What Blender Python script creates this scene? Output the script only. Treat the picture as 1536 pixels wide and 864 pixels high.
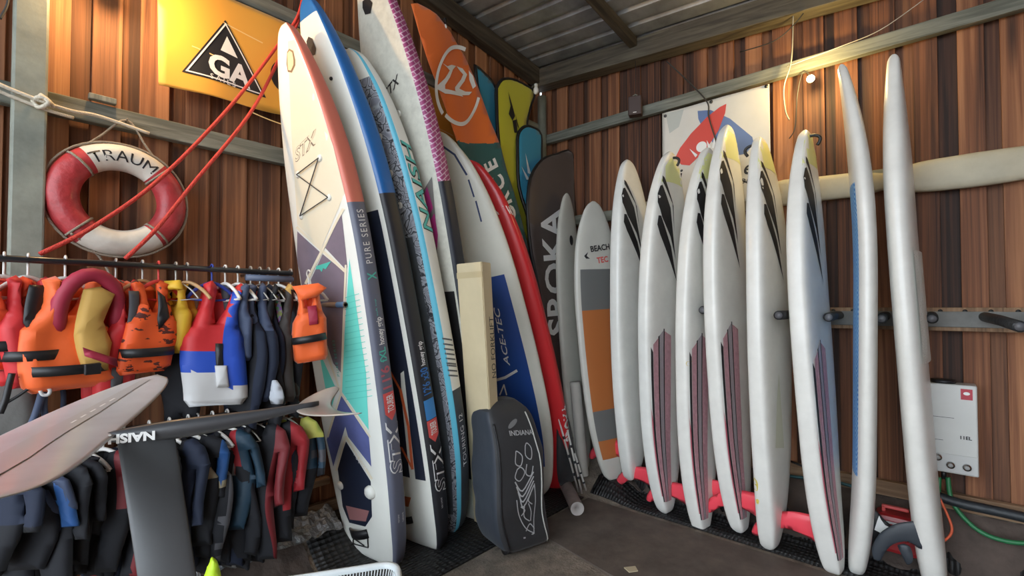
import bpy, bmesh, math, random
from mathutils import Vector, Matrix, noise
from mathutils.geometry import tessellate_polygon
random.seed(7)
for o in list(bpy.data.objects): bpy.data.objects.remove(o, do_unlink=True)
SC = bpy.context.scene
COL = SC.collection
V = Vector
# ------------------------------------------------------------------ camera
FPX, CX, CY = 711.0, 768.0, 444.0
CAM = V((-4.18, -3.275, 1.70))
YAW = math.radians(41.6); PITCH = math.radians(1.3)
FH = V((math.cos(YAW), math.sin(YAW), 0)); RT = V((math.sin(YAW), -math.cos(YAW), 0)); UPW = V((0, 0, 1))
FW = FH*math.cos(PITCH) + UPW*math.sin(PITCH); UPC = RT.cross(FW)
cd = bpy.data.cameras.new('camera'); cam = bpy.data.objects.new('camera', cd); COL.objects.link(cam)
cd.sensor_width = 36; cd.lens = FPX/1536*36; cd.shift_y = (CY-432)/1536; cd.clip_start = .02
cam.matrix_world = Matrix(((RT.x, UPC.x, -FW.x, CAM.x), (RT.y, UPC.y, -FW.y, CAM.y), (RT.z, UPC.z, -FW.z, CAM.z), (0, 0, 0, 1)))
SC.camera = cam
# ------------------------------------------------------------------ world, exposure
W = bpy.data.worlds.new('sky'); SC.world = W; W.use_nodes = True
wn = W.node_tree.nodes; wl = W.node_tree.links; wn.clear()
wo = wn.new('ShaderNodeOutputWorld'); bg = wn.new('ShaderNodeBackground'); bg.inputs[0].default_value = (.82, .91, 1.0, 1); bg.inputs[1].default_value = 4.6
wl.new(bg.outputs[0], wo.inputs[0])
SC.view_settings.view_transform = 'Standard'; SC.view_settings.look = 'None'; SC.view_settings.gamma = 1
SC.view_settings.exposure = 0.36; SC.view_settings.use_curve_mapping = False
def lamp(name, loc, power, col, size=.03, parent=None):
    l = bpy.data.lights.new(name, 'POINT'); l.energy = power; l.color = col; l.shadow_soft_size = size
    o = bpy.data.objects.new(name, l); COL.objects.link(o); o.location = loc; o['label'] = 'light given off by the lamp'; o['kind'] = 'structure'
    if parent: o.parent = parent; o.location = V(loc) - parent.location
    return o
# ------------------------------------------------------------------ measuring helpers: a pixel and one known coordinate give a point
def ray(px, py): return FW + RT*((px-CX)/FPX) - UPC*((py-CY)/FPX)
def P(px, py, x=None, y=None, z=None, d=None):
    r = ray(px, py)
    if x is not None: t = (x-CAM.x)/r.x
    elif y is not None: t = (y-CAM.y)/r.y
    elif z is not None: t = (z-CAM.z)/r.z
    else: t = d
    return CAM + r*t
# ------------------------------------------------------------------ materials
MATS = {}
def nt(m): return m.node_tree.nodes, m.node_tree.links
def mat(name, col, rough=.5, metal=0, bump=0, bscale=30, var=0, vscale=4, trans=0, emit=0, coat=0, sheen=0, dist=.002, alpha=1):
    if name in MATS: return MATS[name]
    m = bpy.data.materials.new(name); m.use_nodes = True; n, l = nt(m); b = n['Principled BSDF']
    c = (col[0], col[1], col[2], 1)
    b.inputs['Base Color'].default_value = c; b.inputs['Roughness'].default_value = rough; b.inputs['Metallic'].default_value = metal
    if coat: b.inputs['Coat Weight'].default_value = coat; b.inputs['Coat Roughness'].default_value = .15
    if trans: b.inputs['Transmission Weight'].default_value = trans
    if alpha < 1: b.inputs['Alpha'].default_value = alpha
    if sheen: b.inputs['Sheen Weight'].default_value = sheen
    if emit: b.inputs['Emission Color'].default_value = c; b.inputs['Emission Strength'].default_value = emit
    tc = n.new('ShaderNodeTexCoord')
    if var:
        t = n.new('ShaderNodeTexNoise'); t.inputs['Scale'].default_value = vscale; t.inputs['Detail'].default_value = 6; t.inputs['Roughness'].default_value = .65
        l.new(tc.outputs['Object'], t.inputs['Vector'])
        r = n.new('ShaderNodeValToRGB'); r.color_ramp.elements[0].position = .3; r.color_ramp.elements[1].position = .72
        r.color_ramp.elements[0].color = tuple(max(0, k*(1-var)) for k in col)+(1,); r.color_ramp.elements[1].color = tuple(min(1, k*(1+var)) for k in col)+(1,)
        l.new(t.outputs['Fac'], r.inputs['Fac']); l.new(r.outputs['Color'], b.inputs['Base Color'])
    if bump:
        t2 = n.new('ShaderNodeTexNoise'); t2.inputs['Scale'].default_value = bscale; t2.inputs['Detail'].default_value = 4
        l.new(tc.outputs['Object'], t2.inputs['Vector'])
        bp = n.new('ShaderNodeBump'); bp.inputs['Strength'].default_value = bump; bp.inputs['Distance'].default_value = dist*5
        l.new(t2.outputs['Fac'], bp.inputs['Height']); l.new(bp.outputs['Normal'], b.inputs['Normal'])
    MATS[name] = m; return m
def wood(name, dark, mid, light, knots=True, rough=.72, seam=1.0):
    if name in MATS: return MATS[name]
    m = bpy.data.materials.new(name); m.use_nodes = True; n, l = nt(m); b = n['Principled BSDF']; b.inputs['Roughness'].default_value = rough
    tc = n.new('ShaderNodeTexCoord'); oi = n.new('ShaderNodeObjectInfo')
    mu = n.new('ShaderNodeMath'); mu.operation = 'MULTIPLY'; mu.inputs[1].default_value = 37
    l.new(oi.outputs['Random'], mu.inputs[0])
    ad = n.new('ShaderNodeVectorMath'); ad.operation = 'ADD'; l.new(tc.outputs['Object'], ad.inputs[0]); l.new(mu.outputs[0], ad.inputs[1])
    mp = n.new('ShaderNodeMapping'); mp.inputs['Scale'].default_value = (14, 14, .9); l.new(ad.outputs[0], mp.inputs['Vector'])
    t = n.new('ShaderNodeTexNoise'); t.inputs['Scale'].default_value = 1.6; t.inputs['Detail'].default_value = 8; t.inputs['Roughness'].default_value = .62; t.inputs['Distortion'].default_value = .9
    l.new(mp.outputs[0], t.inputs['Vector'])
    mp2 = n.new('ShaderNodeMapping'); mp2.inputs['Scale'].default_value = (3, 3, .8); l.new(ad.outputs[0], mp2.inputs['Vector'])
    t2 = n.new('ShaderNodeTexNoise'); t2.inputs['Scale'].default_value = 1.3; t2.inputs['Detail'].default_value = 5; l.new(mp2.outputs[0], t2.inputs['Vector'])
    r = n.new('ShaderNodeValToRGB'); e = r.color_ramp.elements
    e[0].position = .28; e[0].color = dark+(1,); e[1].position = .78; e[1].color = light+(1,); x = e.new(.5); x.color = mid+(1,)
    mx = n.new('ShaderNodeMath'); mx.operation = 'ADD'
    m3 = n.new('ShaderNodeMath'); m3.operation = 'MULTIPLY_ADD'; m3.inputs[1].default_value = .55; m3.inputs[2].default_value = -.275
    l.new(t2.outputs['Fac'], m3.inputs[0]); l.new(t.outputs['Fac'], mx.inputs[0]); l.new(m3.outputs[0], mx.inputs[1])
    m4 = n.new('ShaderNodeMath'); m4.operation = 'MULTIPLY_ADD'; m4.inputs[1].default_value = .26*seam; m4.inputs[2].default_value = -.13*seam
    l.new(oi.outputs['Random'], m4.inputs[0]); m5 = n.new('ShaderNodeMath'); m5.operation = 'ADD'; l.new(mx.outputs[0], m5.inputs[0]); l.new(m4.outputs[0], m5.inputs[1])
    l.new(m5.outputs[0], r.inputs['Fac'])
    out = r.outputs['Color']
    if knots:
        mp3 = n.new('ShaderNodeMapping'); mp3.inputs['Scale'].default_value = (5.5, 5.5, 2.2); l.new(ad.outputs[0], mp3.inputs['Vector'])
        vo = n.new('ShaderNodeTexVoronoi'); vo.inputs['Scale'].default_value = 1.0; l.new(mp3.outputs[0], vo.inputs['Vector'])
        kr = n.new('ShaderNodeValToRGB'); kr.color_ramp.elements[0].position = .07; kr.color_ramp.elements[0].color = (1, 1, 1, 1); kr.color_ramp.elements[1].position = .20; kr.color_ramp.elements[1].color = (0, 0, 0, 1)
        l.new(vo.outputs['Distance'], kr.inputs['Fac'])
        mi = n.new('ShaderNodeMix'); mi.data_type = 'RGBA'; mi.inputs['B'].default_value = tuple(k*.8 for k in dark)+(1,)
        l.new(kr.outputs['Color'], mi.inputs['Factor']); l.new(out, mi.inputs['A']); out = mi.outputs['Result']
    l.new(out, b.inputs['Base Color'])
    bp = n.new('ShaderNodeBump'); bp.inputs['Strength'].default_value = .5; bp.inputs['Distance'].default_value = .006
    l.new(t.outputs['Fac'], bp.inputs['Height']); l.new(bp.outputs['Normal'], b.inputs['Normal'])
    MATS[name] = m; return m
WALLWOOD = wood('wall wood', (.045, .016, .008), (.19, .070, .029), (.42, .185, .082))
GAPWOOD = wood('shaded recess wood', (.022, .009, .005), (.085, .032, .015), (.20, .085, .038))  # wall wood darkened: shade of recesses and boards put into the colour
LEFTWOOD = wood('left wall wood', (.075, .028, .013), (.26, .105, .045), (.46, .22, .10))
LEFTGAP = wood('left shaded recess wood', (.05, .019, .009), (.18, .072, .032), (.34, .16, .075))  # left planks' wood again, with milder recess shade painted in
BEAMWOOD = wood('old beam wood', (.018, .014, .010), (.055, .043, .030), (.13, .11, .075), knots=False)
RAILWOOD = wood('grey rail wood', (.10, .105, .085), (.20, .205, .17), (.32, .325, .27), knots=False)
SILLWOOD = wood('sill wood', (.10, .055, .028), (.24, .14, .075), (.40, .27, .16))
WHITE = mat('board white', (.80, .80, .74), .32, bump=.03, bscale=8, coat=.25, var=.04, vscale=3)
WSWHITE = mat('scuffed windsurf white', (.80, .79, .74), .36, bump=.06, bscale=14, coat=.2, var=.07, vscale=5)
CREAM = mat('board cream', (.80, .72, .55), .4, coat=.2, var=.03)
BLACK = mat('black', (.012, .012, .014), .45)
NAVY = mat('navy', (.012, .018, .04), .5)
DGREY = mat('dark rail grey', (.035, .038, .045), .42)
SLATE = mat('slate rail grey', (.13, .14, .19), .42)
CORAL = mat('coral rail', (.68, .19, .13), .4)
TEAL = mat('teal', (.09, .52, .42), .45)
TEAL2 = mat('teal pad light', (.16, .70, .60), .5)
MAUVE = mat('mauve grey pad', (.20, .16, .20), .5, var=.15, vscale=3)
IRIS = mat('blue violet pad', (.11, .13, .32), .5, var=.25, vscale=3)
PAINT_W = mat('print white', (.82, .82, .80), .5)
PRINT_K = mat('print black', (.015, .015, .018), .5)
PRINT_R = mat('print red', (.72, .10, .09), .5)
ORANGE = mat('print orange', (.80, .16, .05), .5)
BLUE = mat('board blue', (.020, .14, .42), .35, coat=.2)
CYAN = mat('cyan rail', (.12, .50, .66), .4)
REDB = mat('red board', (.62, .022, .028), .35, coat=.25)
FINRED = mat('red fin', (.86, .07, .10), .35, coat=.3)
# ------------------------------------------------------------------ objects
def tag(o, label, cat, group=None, kind=None):
    if label: o['label'] = label
    if cat: o['category'] = cat
    if group: o['group'] = group
    if kind: o['kind'] = kind
    return o
def thing(name, label, cat, loc=(0, 0, 0), group=None, M=None):
    o = bpy.data.objects.new(name, None); COL.objects.link(o); o.empty_display_size = .1
    if M is not None: o.matrix_world = M
    else: o.location = loc
    return tag(o, label, cat, group)
def mk(name, vs, fs, m, parent=None, mi=None, smooth=True, label=None):
    me = bpy.data.meshes.new(name); me.from_pydata([tuple(v) for v in vs], [], fs); 
    for k in (m if isinstance(m, (list, tuple)) else [m]): me.materials.append(k)
    if mi: me.polygons.foreach_set('material_index', mi)
    if smooth: me.polygons.foreach_set('use_smooth', [True]*len(me.polygons))
    me.update()
    o = bpy.data.objects.new(name, me); COL.objects.link(o)
    if parent: o.parent = parent
    if label: o['label'] = label
    return o
def bmk(name, bm, m, parent=None, smooth=False, label=None):
    me = bpy.data.meshes.new(name); bm.to_mesh(me); bm.free()
    for k in (m if isinstance(m, (list, tuple)) else [m]): me.materials.append(k)
    if smooth: me.polygons.foreach_set('use_smooth', [True]*len(me.polygons))
    o = bpy.data.objects.new(name, me); COL.objects.link(o)
    if parent: o.parent = parent
    if label: o['label'] = label
    return o
def bbox(bm, c, s, bev=0, M=None):
    g = bmesh.ops.create_cube(bm, size=1); vs = g['verts']
    for v in vs: v.co = V((v.co.x*s[0], v.co.y*s[1], v.co.z*s[2]))
    if bev:
        es = list({e for v in vs for e in v.link_edges}); r = bmesh.ops.bevel(bm, geom=es, offset=bev, segments=2, affect='EDGES', profile=.5)
        vs = list({v for f in r['faces'] for v in f.verts} | {v for v in vs if v.is_valid})
    MM = Matrix.Translation(V(c)) @ (M or Matrix.Identity(4))
    for v in vs: v.co = MM @ v.co
    return vs
def box(name, c, s, m, parent=None, bev=.004, rot=None, label=None):
    bm = bmesh.new(); bbox(bm, (0, 0, 0), s, bev); o = bmk(name, bm, m, parent, label=label); o.location = c
    if rot: o.rotation_euler = rot
    return o
def frame(z):
    z = z.normalized(); a = V((0, 0, 1)) if abs(z.z) < .9 else V((1, 0, 0)); x = a.cross(z).normalized(); return x, z.cross(x)
def tubedata(pts, r, seg=8, vs=None, fs=None, cap=True, closed=False):
    vs = [] if vs is None else vs; fs = [] if fs is None else fs
    pts = [V(p) for p in pts]; n = len(pts); b = len(vs); rr = r if isinstance(r, (list, tuple)) else [r]*n
    px = None
    for i, p in enumerate(pts):
        if closed: d = pts[(i+1) % n]-pts[i-1]
        else: d = pts[min(i+1, n-1)]-pts[max(i-1, 0)]
        d.normalize()
        if px is None: px, _ = frame(d)
        px = (px-d*px.dot(d)).normalized(); py = d.cross(px)
        for k in range(seg):
            a = 2*math.pi*k/seg; vs.append(p+px*(math.cos(a)*rr[i])+py*(math.sin(a)*rr[i]))
    for i in range(n if closed else n-1):
        for k in range(seg):
            j = (i+1) % n; fs.append((b+i*seg+k, b+i*seg+(k+1) % seg, b+j*seg+(k+1) % seg, b+j*seg+k))
    if cap and not closed: fs.append(tuple(b+k for k in range(seg))[::-1]); fs.append(tuple(b+(n-1)*seg+k for k in range(seg)))
    return vs, fs
def tube(name, pts, r, m, parent=None, seg=8, closed=False, label=None):
    vs, fs = tubedata(pts, r, seg, closed=closed); return mk(name, vs, fs, m, parent, label=label)
def smoothpath(pts, n=6):
    pts = [V(p) for p in pts]; out = []
    for i in range(len(pts)-1):
        p0 = pts[max(i-1, 0)]; p1 = pts[i]; p2 = pts[i+1]; p3 = pts[min(i+2, len(pts)-1)]
        for k in range(n):
            t = k/n; out.append(.5*((2*p1)+(p2-p0)*t+(2*p0-5*p1+4*p2-p3)*t*t+(3*p1-p0-3*p2+p3)*t**3))
    return out+[pts[-1]]
def interp(tab, t):
    if t <= tab[0][0]: return tab[0][1]
    for i in range(len(tab)-1):
        a, b = tab[i], tab[i+1]
        if t <= b[0]:
            p0 = tab[max(i-1, 0)]; p3 = tab[min(i+2, len(tab)-1)]; h = b[0]-a[0]; u = (t-a[0])/h
            s = (b[1]-a[1])/h
            m0 = (b[1]-p0[1])/(b[0]-p0[0]) if i else s; m1 = (p3[1]-a[1])/(p3[0]-a[0]) if i+2 < len(tab) else s
            m0 = max(min(m0, 3*abs(s)), -3*abs(s)); m1 = max(min(m1, 3*abs(s)), -3*abs(s))
            return (2*u**3-3*u*u+1)*a[1]+(u**3-2*u*u+u)*h*m0+(-2*u**3+3*u*u)*b[1]+(u**3-u*u)*h*m1
    return tab[-1][1]
# ------------------------------------------------------------------ flat shapes, cut to a grid, laid on a surface
def tri2d(poly):
    return [tuple(t) for t in tessellate_polygon([[V((p[0], p[1], 0)) for p in poly]])]
def cutmesh(vs, fs, sa, sb, cuts=()):
    bm = bmesh.new(); bv = [bm.verts.new((v[0], v[1], 0)) for v in vs]
    for f in fs:
        try: bm.faces.new([bv[i] for i in f])
        except ValueError: pass
    if not bm.faces: return bm
    xs = [v[0] for v in vs]; ys = [v[1] for v in vs]
    def cut(co, no): bmesh.ops.bisect_plane(bm, geom=bm.verts[:]+bm.edges[:]+bm.faces[:], dist=1e-6, plane_co=co, plane_no=no)
    if sa:
        k = math.ceil(min(xs)/sa+1e-6)
        while k*sa < max(xs)-1e-6: cut((k*sa, 0, 0), (1, 0, 0)); k += 1
    if sb:
        k = math.ceil(min(ys)/sb+1e-6)
        while k*sb < max(ys)-1e-6: cut((0, k*sb, 0), (0, 1, 0)); k += 1
    for co, no in cuts: cut((co[0], co[1], 0), (no[0], no[1], 0))
    return bm
def stroke(pts, w):
    out = []
    for i in range(len(pts)-1):
        a = V(pts[i]).to_2d(); b = V(pts[i+1]).to_2d(); d = (b-a).normalized(); n = V((-d.y, d.x))*w/2; e = d*w*.25
        out.append([a-e+n, a-e-n, b+e-n, b+e+n])
    return out
def decal(name, shapes, f, m, parent, sa=.05, sb=.06, label=None):
    """shapes: list of polygons (lists of 2D points) or (verts, faces); f maps (a, b) to a point"""
    vs = []; fs = []
    for s in shapes:
        if isinstance(s, tuple): b = len(vs); vs += s[0]; fs += [tuple(b+i for i in t) for t in s[1]]
        else: b = len(vs); vs += [(p[0], p[1]) for p in s]; fs += [tuple(b+i for i in t) for t in tri2d(s)]
    bm = cutmesh(vs, fs, sa, sb)
    for v in bm.verts: v.co = f(v.co.x, v.co.y)
    return bmk(name, bm, m, parent, smooth=True, label=label)
def text2d(s, size, org=(0, 0), right=(1, 0), up=(0, 1), shear=0, off=0, align='LEFT', sx=1, space=1):
    cu = bpy.data.curves.new('t', 'FONT'); cu.body = s; cu.size = size; cu.shear = shear; cu.offset = off; cu.align_x = align; cu.resolution_u = 3; cu.space_character = space
    ob = bpy.data.objects.new('t', cu); COL.objects.link(ob)
    dg = bpy.context.evaluated_depsgraph_get(); me = bpy.data.meshes.new_from_object(ob.evaluated_get(dg))
    vs = [(org[0]+right[0]*v.co.x*sx+up[0]*v.co.y, org[1]+right[1]*v.co.x*sx+up[1]*v.co.y) for v in me.vertices]
    fs = [tuple(p.vertices) for p in me.polygons]
    bpy.data.objects.remove(ob); bpy.data.curves.remove(cu); bpy.data.meshes.remove(me)
    return (vs, fs)
def circle(c, r, n=28, ry=None): return [(c[0]+r*math.cos(2*math.pi*k/n), c[1]+(ry or r)*math.sin(2*math.pi*k/n)) for k in range(n)]
def ringshape(c, r0, r1, n=36, a0=0, a1=2*math.pi, sq=1):
    vs = []; fs = []
    for k in range(n+1):
        a = a0+(a1-a0)*k/n; vs += [(c[0]+r0*math.cos(a), c[1]+sq*r0*math.sin(a)), (c[0]+r1*math.cos(a), c[1]+sq*r1*math.sin(a))]
    for k in range(n): fs.append((2*k, 2*k+1, 2*k+3, 2*k+2))
    return (vs, fs)
def segd(p, a, b):
    dx, dy = b[0]-a[0], b[1]-a[1]; L = dx*dx+dy*dy
    t = 0 if L == 0 else max(0, min(1, ((p[0]-a[0])*dx+(p[1]-a[1])*dy)/L))
    return math.hypot(p[0]-a[0]-t*dx, p[1]-a[1]-t*dy)
def pillow(name, poly, th, f, m, parent=None, step=.03, R=.05, wr=0, wscale=8, mfun=None, cuts=(), seed=0, label=None, smooth=True, edge=0):
    """soft or solid body from an outline: both faces bulge by the distance from the edge. f maps (a, b, c) to a point"""
    bm = cutmesh([(p[0], p[1]) for p in poly], tri2d(poly), step, step, cuts)
    bm.verts.ensure_lookup_table(); bm.verts.index_update(); n = len(poly)
    vs = []; top = {}; bot = {}
    for v in bm.verts:
        d = min(segd(v.co, poly[i], poly[(i+1) % n]) for i in range(n))
        u = min(1, d/R); h = th/2*(edge+(1-edge)*math.sqrt(max(0, 1-(1-u)**2)))
        w = noise.noise(V((v.co.x*wscale, v.co.y*wscale*.6, seed*3.1)))*wr*u if wr else 0
        if d < 1e-5 and not edge: top[v.index] = bot[v.index] = len(vs); vs.append(f(v.co.x, v.co.y, w))
        else:
            top[v.index] = len(vs); vs.append(f(v.co.x, v.co.y, h+w)); bot[v.index] = len(vs); vs.append(f(v.co.x, v.co.y, -h+w))
    fs = []; mi = []
    for fa in bm.faces:
        ix = [v.index for v in fa.verts]; c = fa.calc_center_median()
        k = mfun(c.x, c.y) if mfun else 0
        fs.append([top[i] for i in ix]); mi.append(k); fs.append([bot[i] for i in reversed(ix)]); mi.append(k)
    if edge:
        for e in bm.edges:
            if len(e.link_faces) == 1:
                a, b = e.verts[0].index, e.verts[1].index; c = e.link_faces[0].calc_center_median()
                fs.append([top[a], bot[a], bot[b], top[b]]); mi.append(mfun(c.x, c.y) if mfun else 0)
    bm.free()
    o = mk(name, vs, fs, m, parent, mi, smooth=smooth, label=label)
    if edge:
        b2 = bmesh.new(); b2.from_mesh(o.data); bmesh.ops.recalc_face_normals(b2, faces=b2.faces[:]); b2.to_mesh(o.data); b2.free()
    return o
# ------------------------------------------------------------------ setting
def sm(t): t = max(0, min(1, t)); return t*t*(3-2*t)
def gh(x, y):
    g = .25*sm(1-(-y)/.40)*(1 if x < -.3 else 1)
    g = max(g, .40*sm(1-(-x)/.24))
    g = max(g, .15*sm((y+1.40)/.35)*sm((x+.58)/.28))
    return g
def roof(x, y): return 4.30-.11*x+.085*y
XL, YN = -6.4, -5.6
def sheet(name, x0, x1, y0, y1, m, dz=0, st=.1, stx=None, thick=0, parent=None, wave=0):
    nx = max(1, round((x1-x0)/(stx or st))); ny = max(1, round((y1-y0)/st)); vs = []; fs = []
    for j in range(ny+1):
        for i in range(nx+1):
            x = x0+(x1-x0)*i/nx; y = y0+(y1-y0)*j/ny; vs.append((x, y, gh(x, y)+dz+wave*noise.noise(V((x*3, y*3, 1)))))
    for j in range(ny):
        for i in range(nx): a = j*(nx+1)+i; fs.append((a, a+1, a+nx+2, a+nx+1))
    o = mk(name, vs, fs, m, parent)
    if thick:
        md = o.modifiers.new('t', 'SOLIDIFY'); md.thickness = thick; md.offset = -1
    return o
GROUND = mat('dusty concrete', (.20, .165, .13), .9, bump=.6, bscale=60, var=.45, vscale=9, dist=.004)
fl = sheet('floor', XL, 0, YN, 0, GROUND, st=.1); fl['kind'] = 'structure'
gr = mk('ground', [(-30, -30, -.02), (6, -30, -.02), (6, 12, -.02), (-30, 12, -.02)], [(0, 1, 2, 3)], mat('gravel yard', (.30, .28, .25), .95, bump=.4, bscale=20), smooth=False); gr['kind'] = 'structure'
def plankwall(name, along, length, base):
    """vertical boards: wide proud ones over narrower recessed ones"""
    root = thing(name, None, None, (0, 0, 0)); root['kind'] = 'structure'
    back = box('backing_board', (.075 if along == 'y' else -length/2, .075 if along == 'x' else -length/2, 2.4), ((.02, length, 5.2) if along == 'y' else (length, .02, 5.2)), BEAMWOOD, root, 0)
    meshes = {}
    for key, w in (('wide', .138), ('mid', .124), ('gap', .13)):
        bm = bmesh.new(); bbox(bm, (0, 0, 0), ((.024, w, 1) if along == 'y' else (w, .024, 1)), .003); me = bpy.data.meshes.new('plank')
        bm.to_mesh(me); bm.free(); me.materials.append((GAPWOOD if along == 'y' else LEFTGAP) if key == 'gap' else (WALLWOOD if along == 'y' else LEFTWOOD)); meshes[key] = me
    u = .06; rnd = random.Random(3 if along == 'y' else 5)
    while u < length:
        wd = rnd.choice(['wide', 'wide', 'mid'])
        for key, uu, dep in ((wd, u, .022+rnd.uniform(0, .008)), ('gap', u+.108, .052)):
            if uu > length-.05: continue
            x, y = (dep-.0, -uu) if along == 'y' else (-uu, dep)
            zt = roof(x, y)-.03; zb = base+rnd.uniform(-.02, .02)
            o = bpy.data.objects.new('plank', meshes[key]); COL.objects.link(o); o.parent = root
            o.location = (x, y, (zt+zb)/2); o.scale = (1, 1, zt-zb)
            if along == 'y': o.rotation_euler[0] = rnd.uniform(-.002, .002)
            else: o.rotation_euler[1] = rnd.uniform(-.002, .002)
        u += .216+rnd.uniform(-.012, .012)
    return root
WR = plankwall('wall_right', 'y', -YN, .36); WL = plankwall('wall_left', 'x', -XL, .20)
bw = thing('wall_back', None, None); bw['kind'] = 'structure'
box('backing_board', (XL/2, YN-.05, 2.2), (-XL, .04, 4.6), BEAMWOOD, bw, 0)
pm = bpy.data.meshes.new('plank'); bmx = bmesh.new(); bbox(bmx, (0, 0, 0), (.19, .03, 4.4), .004); bmx.to_mesh(pm); bmx.free(); pm.materials.append(WALLWOOD)
for k in range(32):
    o = bpy.data.objects.new('plank', pm); COL.objects.link(o); o.parent = bw; o.location = (-.1-.2*k, YN, 2.12)
# roof of corrugated sheets, ribs running along the right wall
TIN = mat('weathered tin', (.36, .37, .38), .48, metal=.55, var=.35, vscale=3, bump=.25, bscale=12)
ce = thing('ceiling', None, None); ce['kind'] = 'structure'
x = .02
while x > XL:
    vs = []; fs = []; prof = []
    k = 0; xx = 0
    while xx < .86:
        for dx, dz in ((0, 0), (.11, 0), (.125, .028), (.165, .028), (.18, 0)): prof.append((xx+dx, dz))
        xx += .20
    ys = [0.1, -1.4, -2.9, -4.3, YN]
    for j, y in enumerate(ys):
        for (a, dz) in prof: X = x-a; vs.append((X, y, roof(X, y)+.01+dz+(.004 if int((x*10)) % 2 else 0)))
    n = len(prof)
    for j in range(len(ys)-1):
        for i in range(n-1): fs.append((j*n+i, j*n+i+1, (j+1)*n+i+1, (j+1)*n+i))
    mk('roof_sheet', vs, fs, TIN, ce, smooth=False); x -= .80
def beam(name, a, b, w, h, m, parent=None, bev=.006, label=None):
    a = V(a); b = V(b); d = b-a; L = d.length; z = d.normalized(); s = V((0, 0, 1)).cross(z)
    if s.length < .01: s = V((1, 0, 0))
    s.normalize(); u = z.cross(s)
    bm = bmesh.new(); bbox(bm, (0, 0, 0), (w, h, L), bev)
    o = bmk(name, bm, m, parent, label=label); c = (a+b)/2
    o.matrix_local = Matrix(((s.x, u.x, z.x, c.x), (s.y, u.y, z.y, c.y), (s.z, u.z, z.z, c.z), (0, 0, 0, 1)))
    return o
def R_(x, y, dz=0): return (x, y, roof(x, y)+dz)
for nm, a, b, w, h in (('trim_1', R_(-.08, 0, -.10), R_(-.08, YN, -.10), .16, .19), ('trim_2', R_(0, -.05, -.09), R_(XL, -.05, -.09), .11, .17)):
    t = beam(nm, a, b, w, h, BEAMWOOD); t['kind'] = 'structure'
for i, yy in enumerate((-1.22, -2.75, -4.3)):
    t = beam('trim_%d' % (3+i), R_(-.15, yy, -.05), R_(XL, yy, -.05), .075, .085, BEAMWOOD); t['kind'] = 'structure'
t = beam('trim_6', R_(-1.9, 0, -.045), R_(-1.9, YN, -.045), .06, .05, BEAMWOOD); t['kind'] = 'structure'
for nm, a, b, w, h in (('trim_7', (-.035, -.08, 3.54), (-.035, YN, 3.53), .06, .10), ('trim_8', (-.1, -.035, 3.66), (XL, -.035, 3.66), .06, .10), ('trim_9', (-.1, -.035, 2.70), (XL, -.035, 2.70), .06, .105), ('trim_10', (-.035, -.08, 2.60), (-.035, YN, 2.60), .06, .10)):
    t = beam(nm, a, b, w, h, RAILWOOD); t['kind'] = 'structure'
for nm, a, b in (('baseboard_left', (-.05, -.02, .27), (XL, -.02, .27)), ('baseboard_right', (-.02, -.05, .46), (-.02, YN, .46))):
    t = beam(nm, a, b, .05, .10, SILLWOOD); t['kind'] = 'structure'
t = beam('trim_11', (-.03, -.2, .60) , (-.03, -1.2, .60), .05, .07, SILLWOOD); t['kind'] = 'structure'
for k, xx in enumerate((-2.92,)):
    t = beam('trim_%d' % (12+k), (xx, -.03, .3), (xx, -.03, 1.5), .07, .05, SILLWOOD); t['kind'] = 'structure'
t = beam('trim_14', (-2.5, -.035, .47), (-3.2, -.035, .47), .05, .05, SILLWOOD); t['kind'] = 'structure'
GREYPOST = mat('painted grey steel', (.25, .265, .22), .55, var=.25, vscale=6, bump=.15)
cp = tube('corner_post', [(-.075, -.075, .15), (-.075, -.075, 4.02)], .05, GREYPOST, seg=14); cp['kind'] = 'structure'
lx = P(37, 200, y=-.10).x
lp = box('wall_post', (lx+.012, -.10, 2.25), (.118, .12, 4.5), GREYPOST, bev=.01); lp['kind'] = 'structure'
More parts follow.
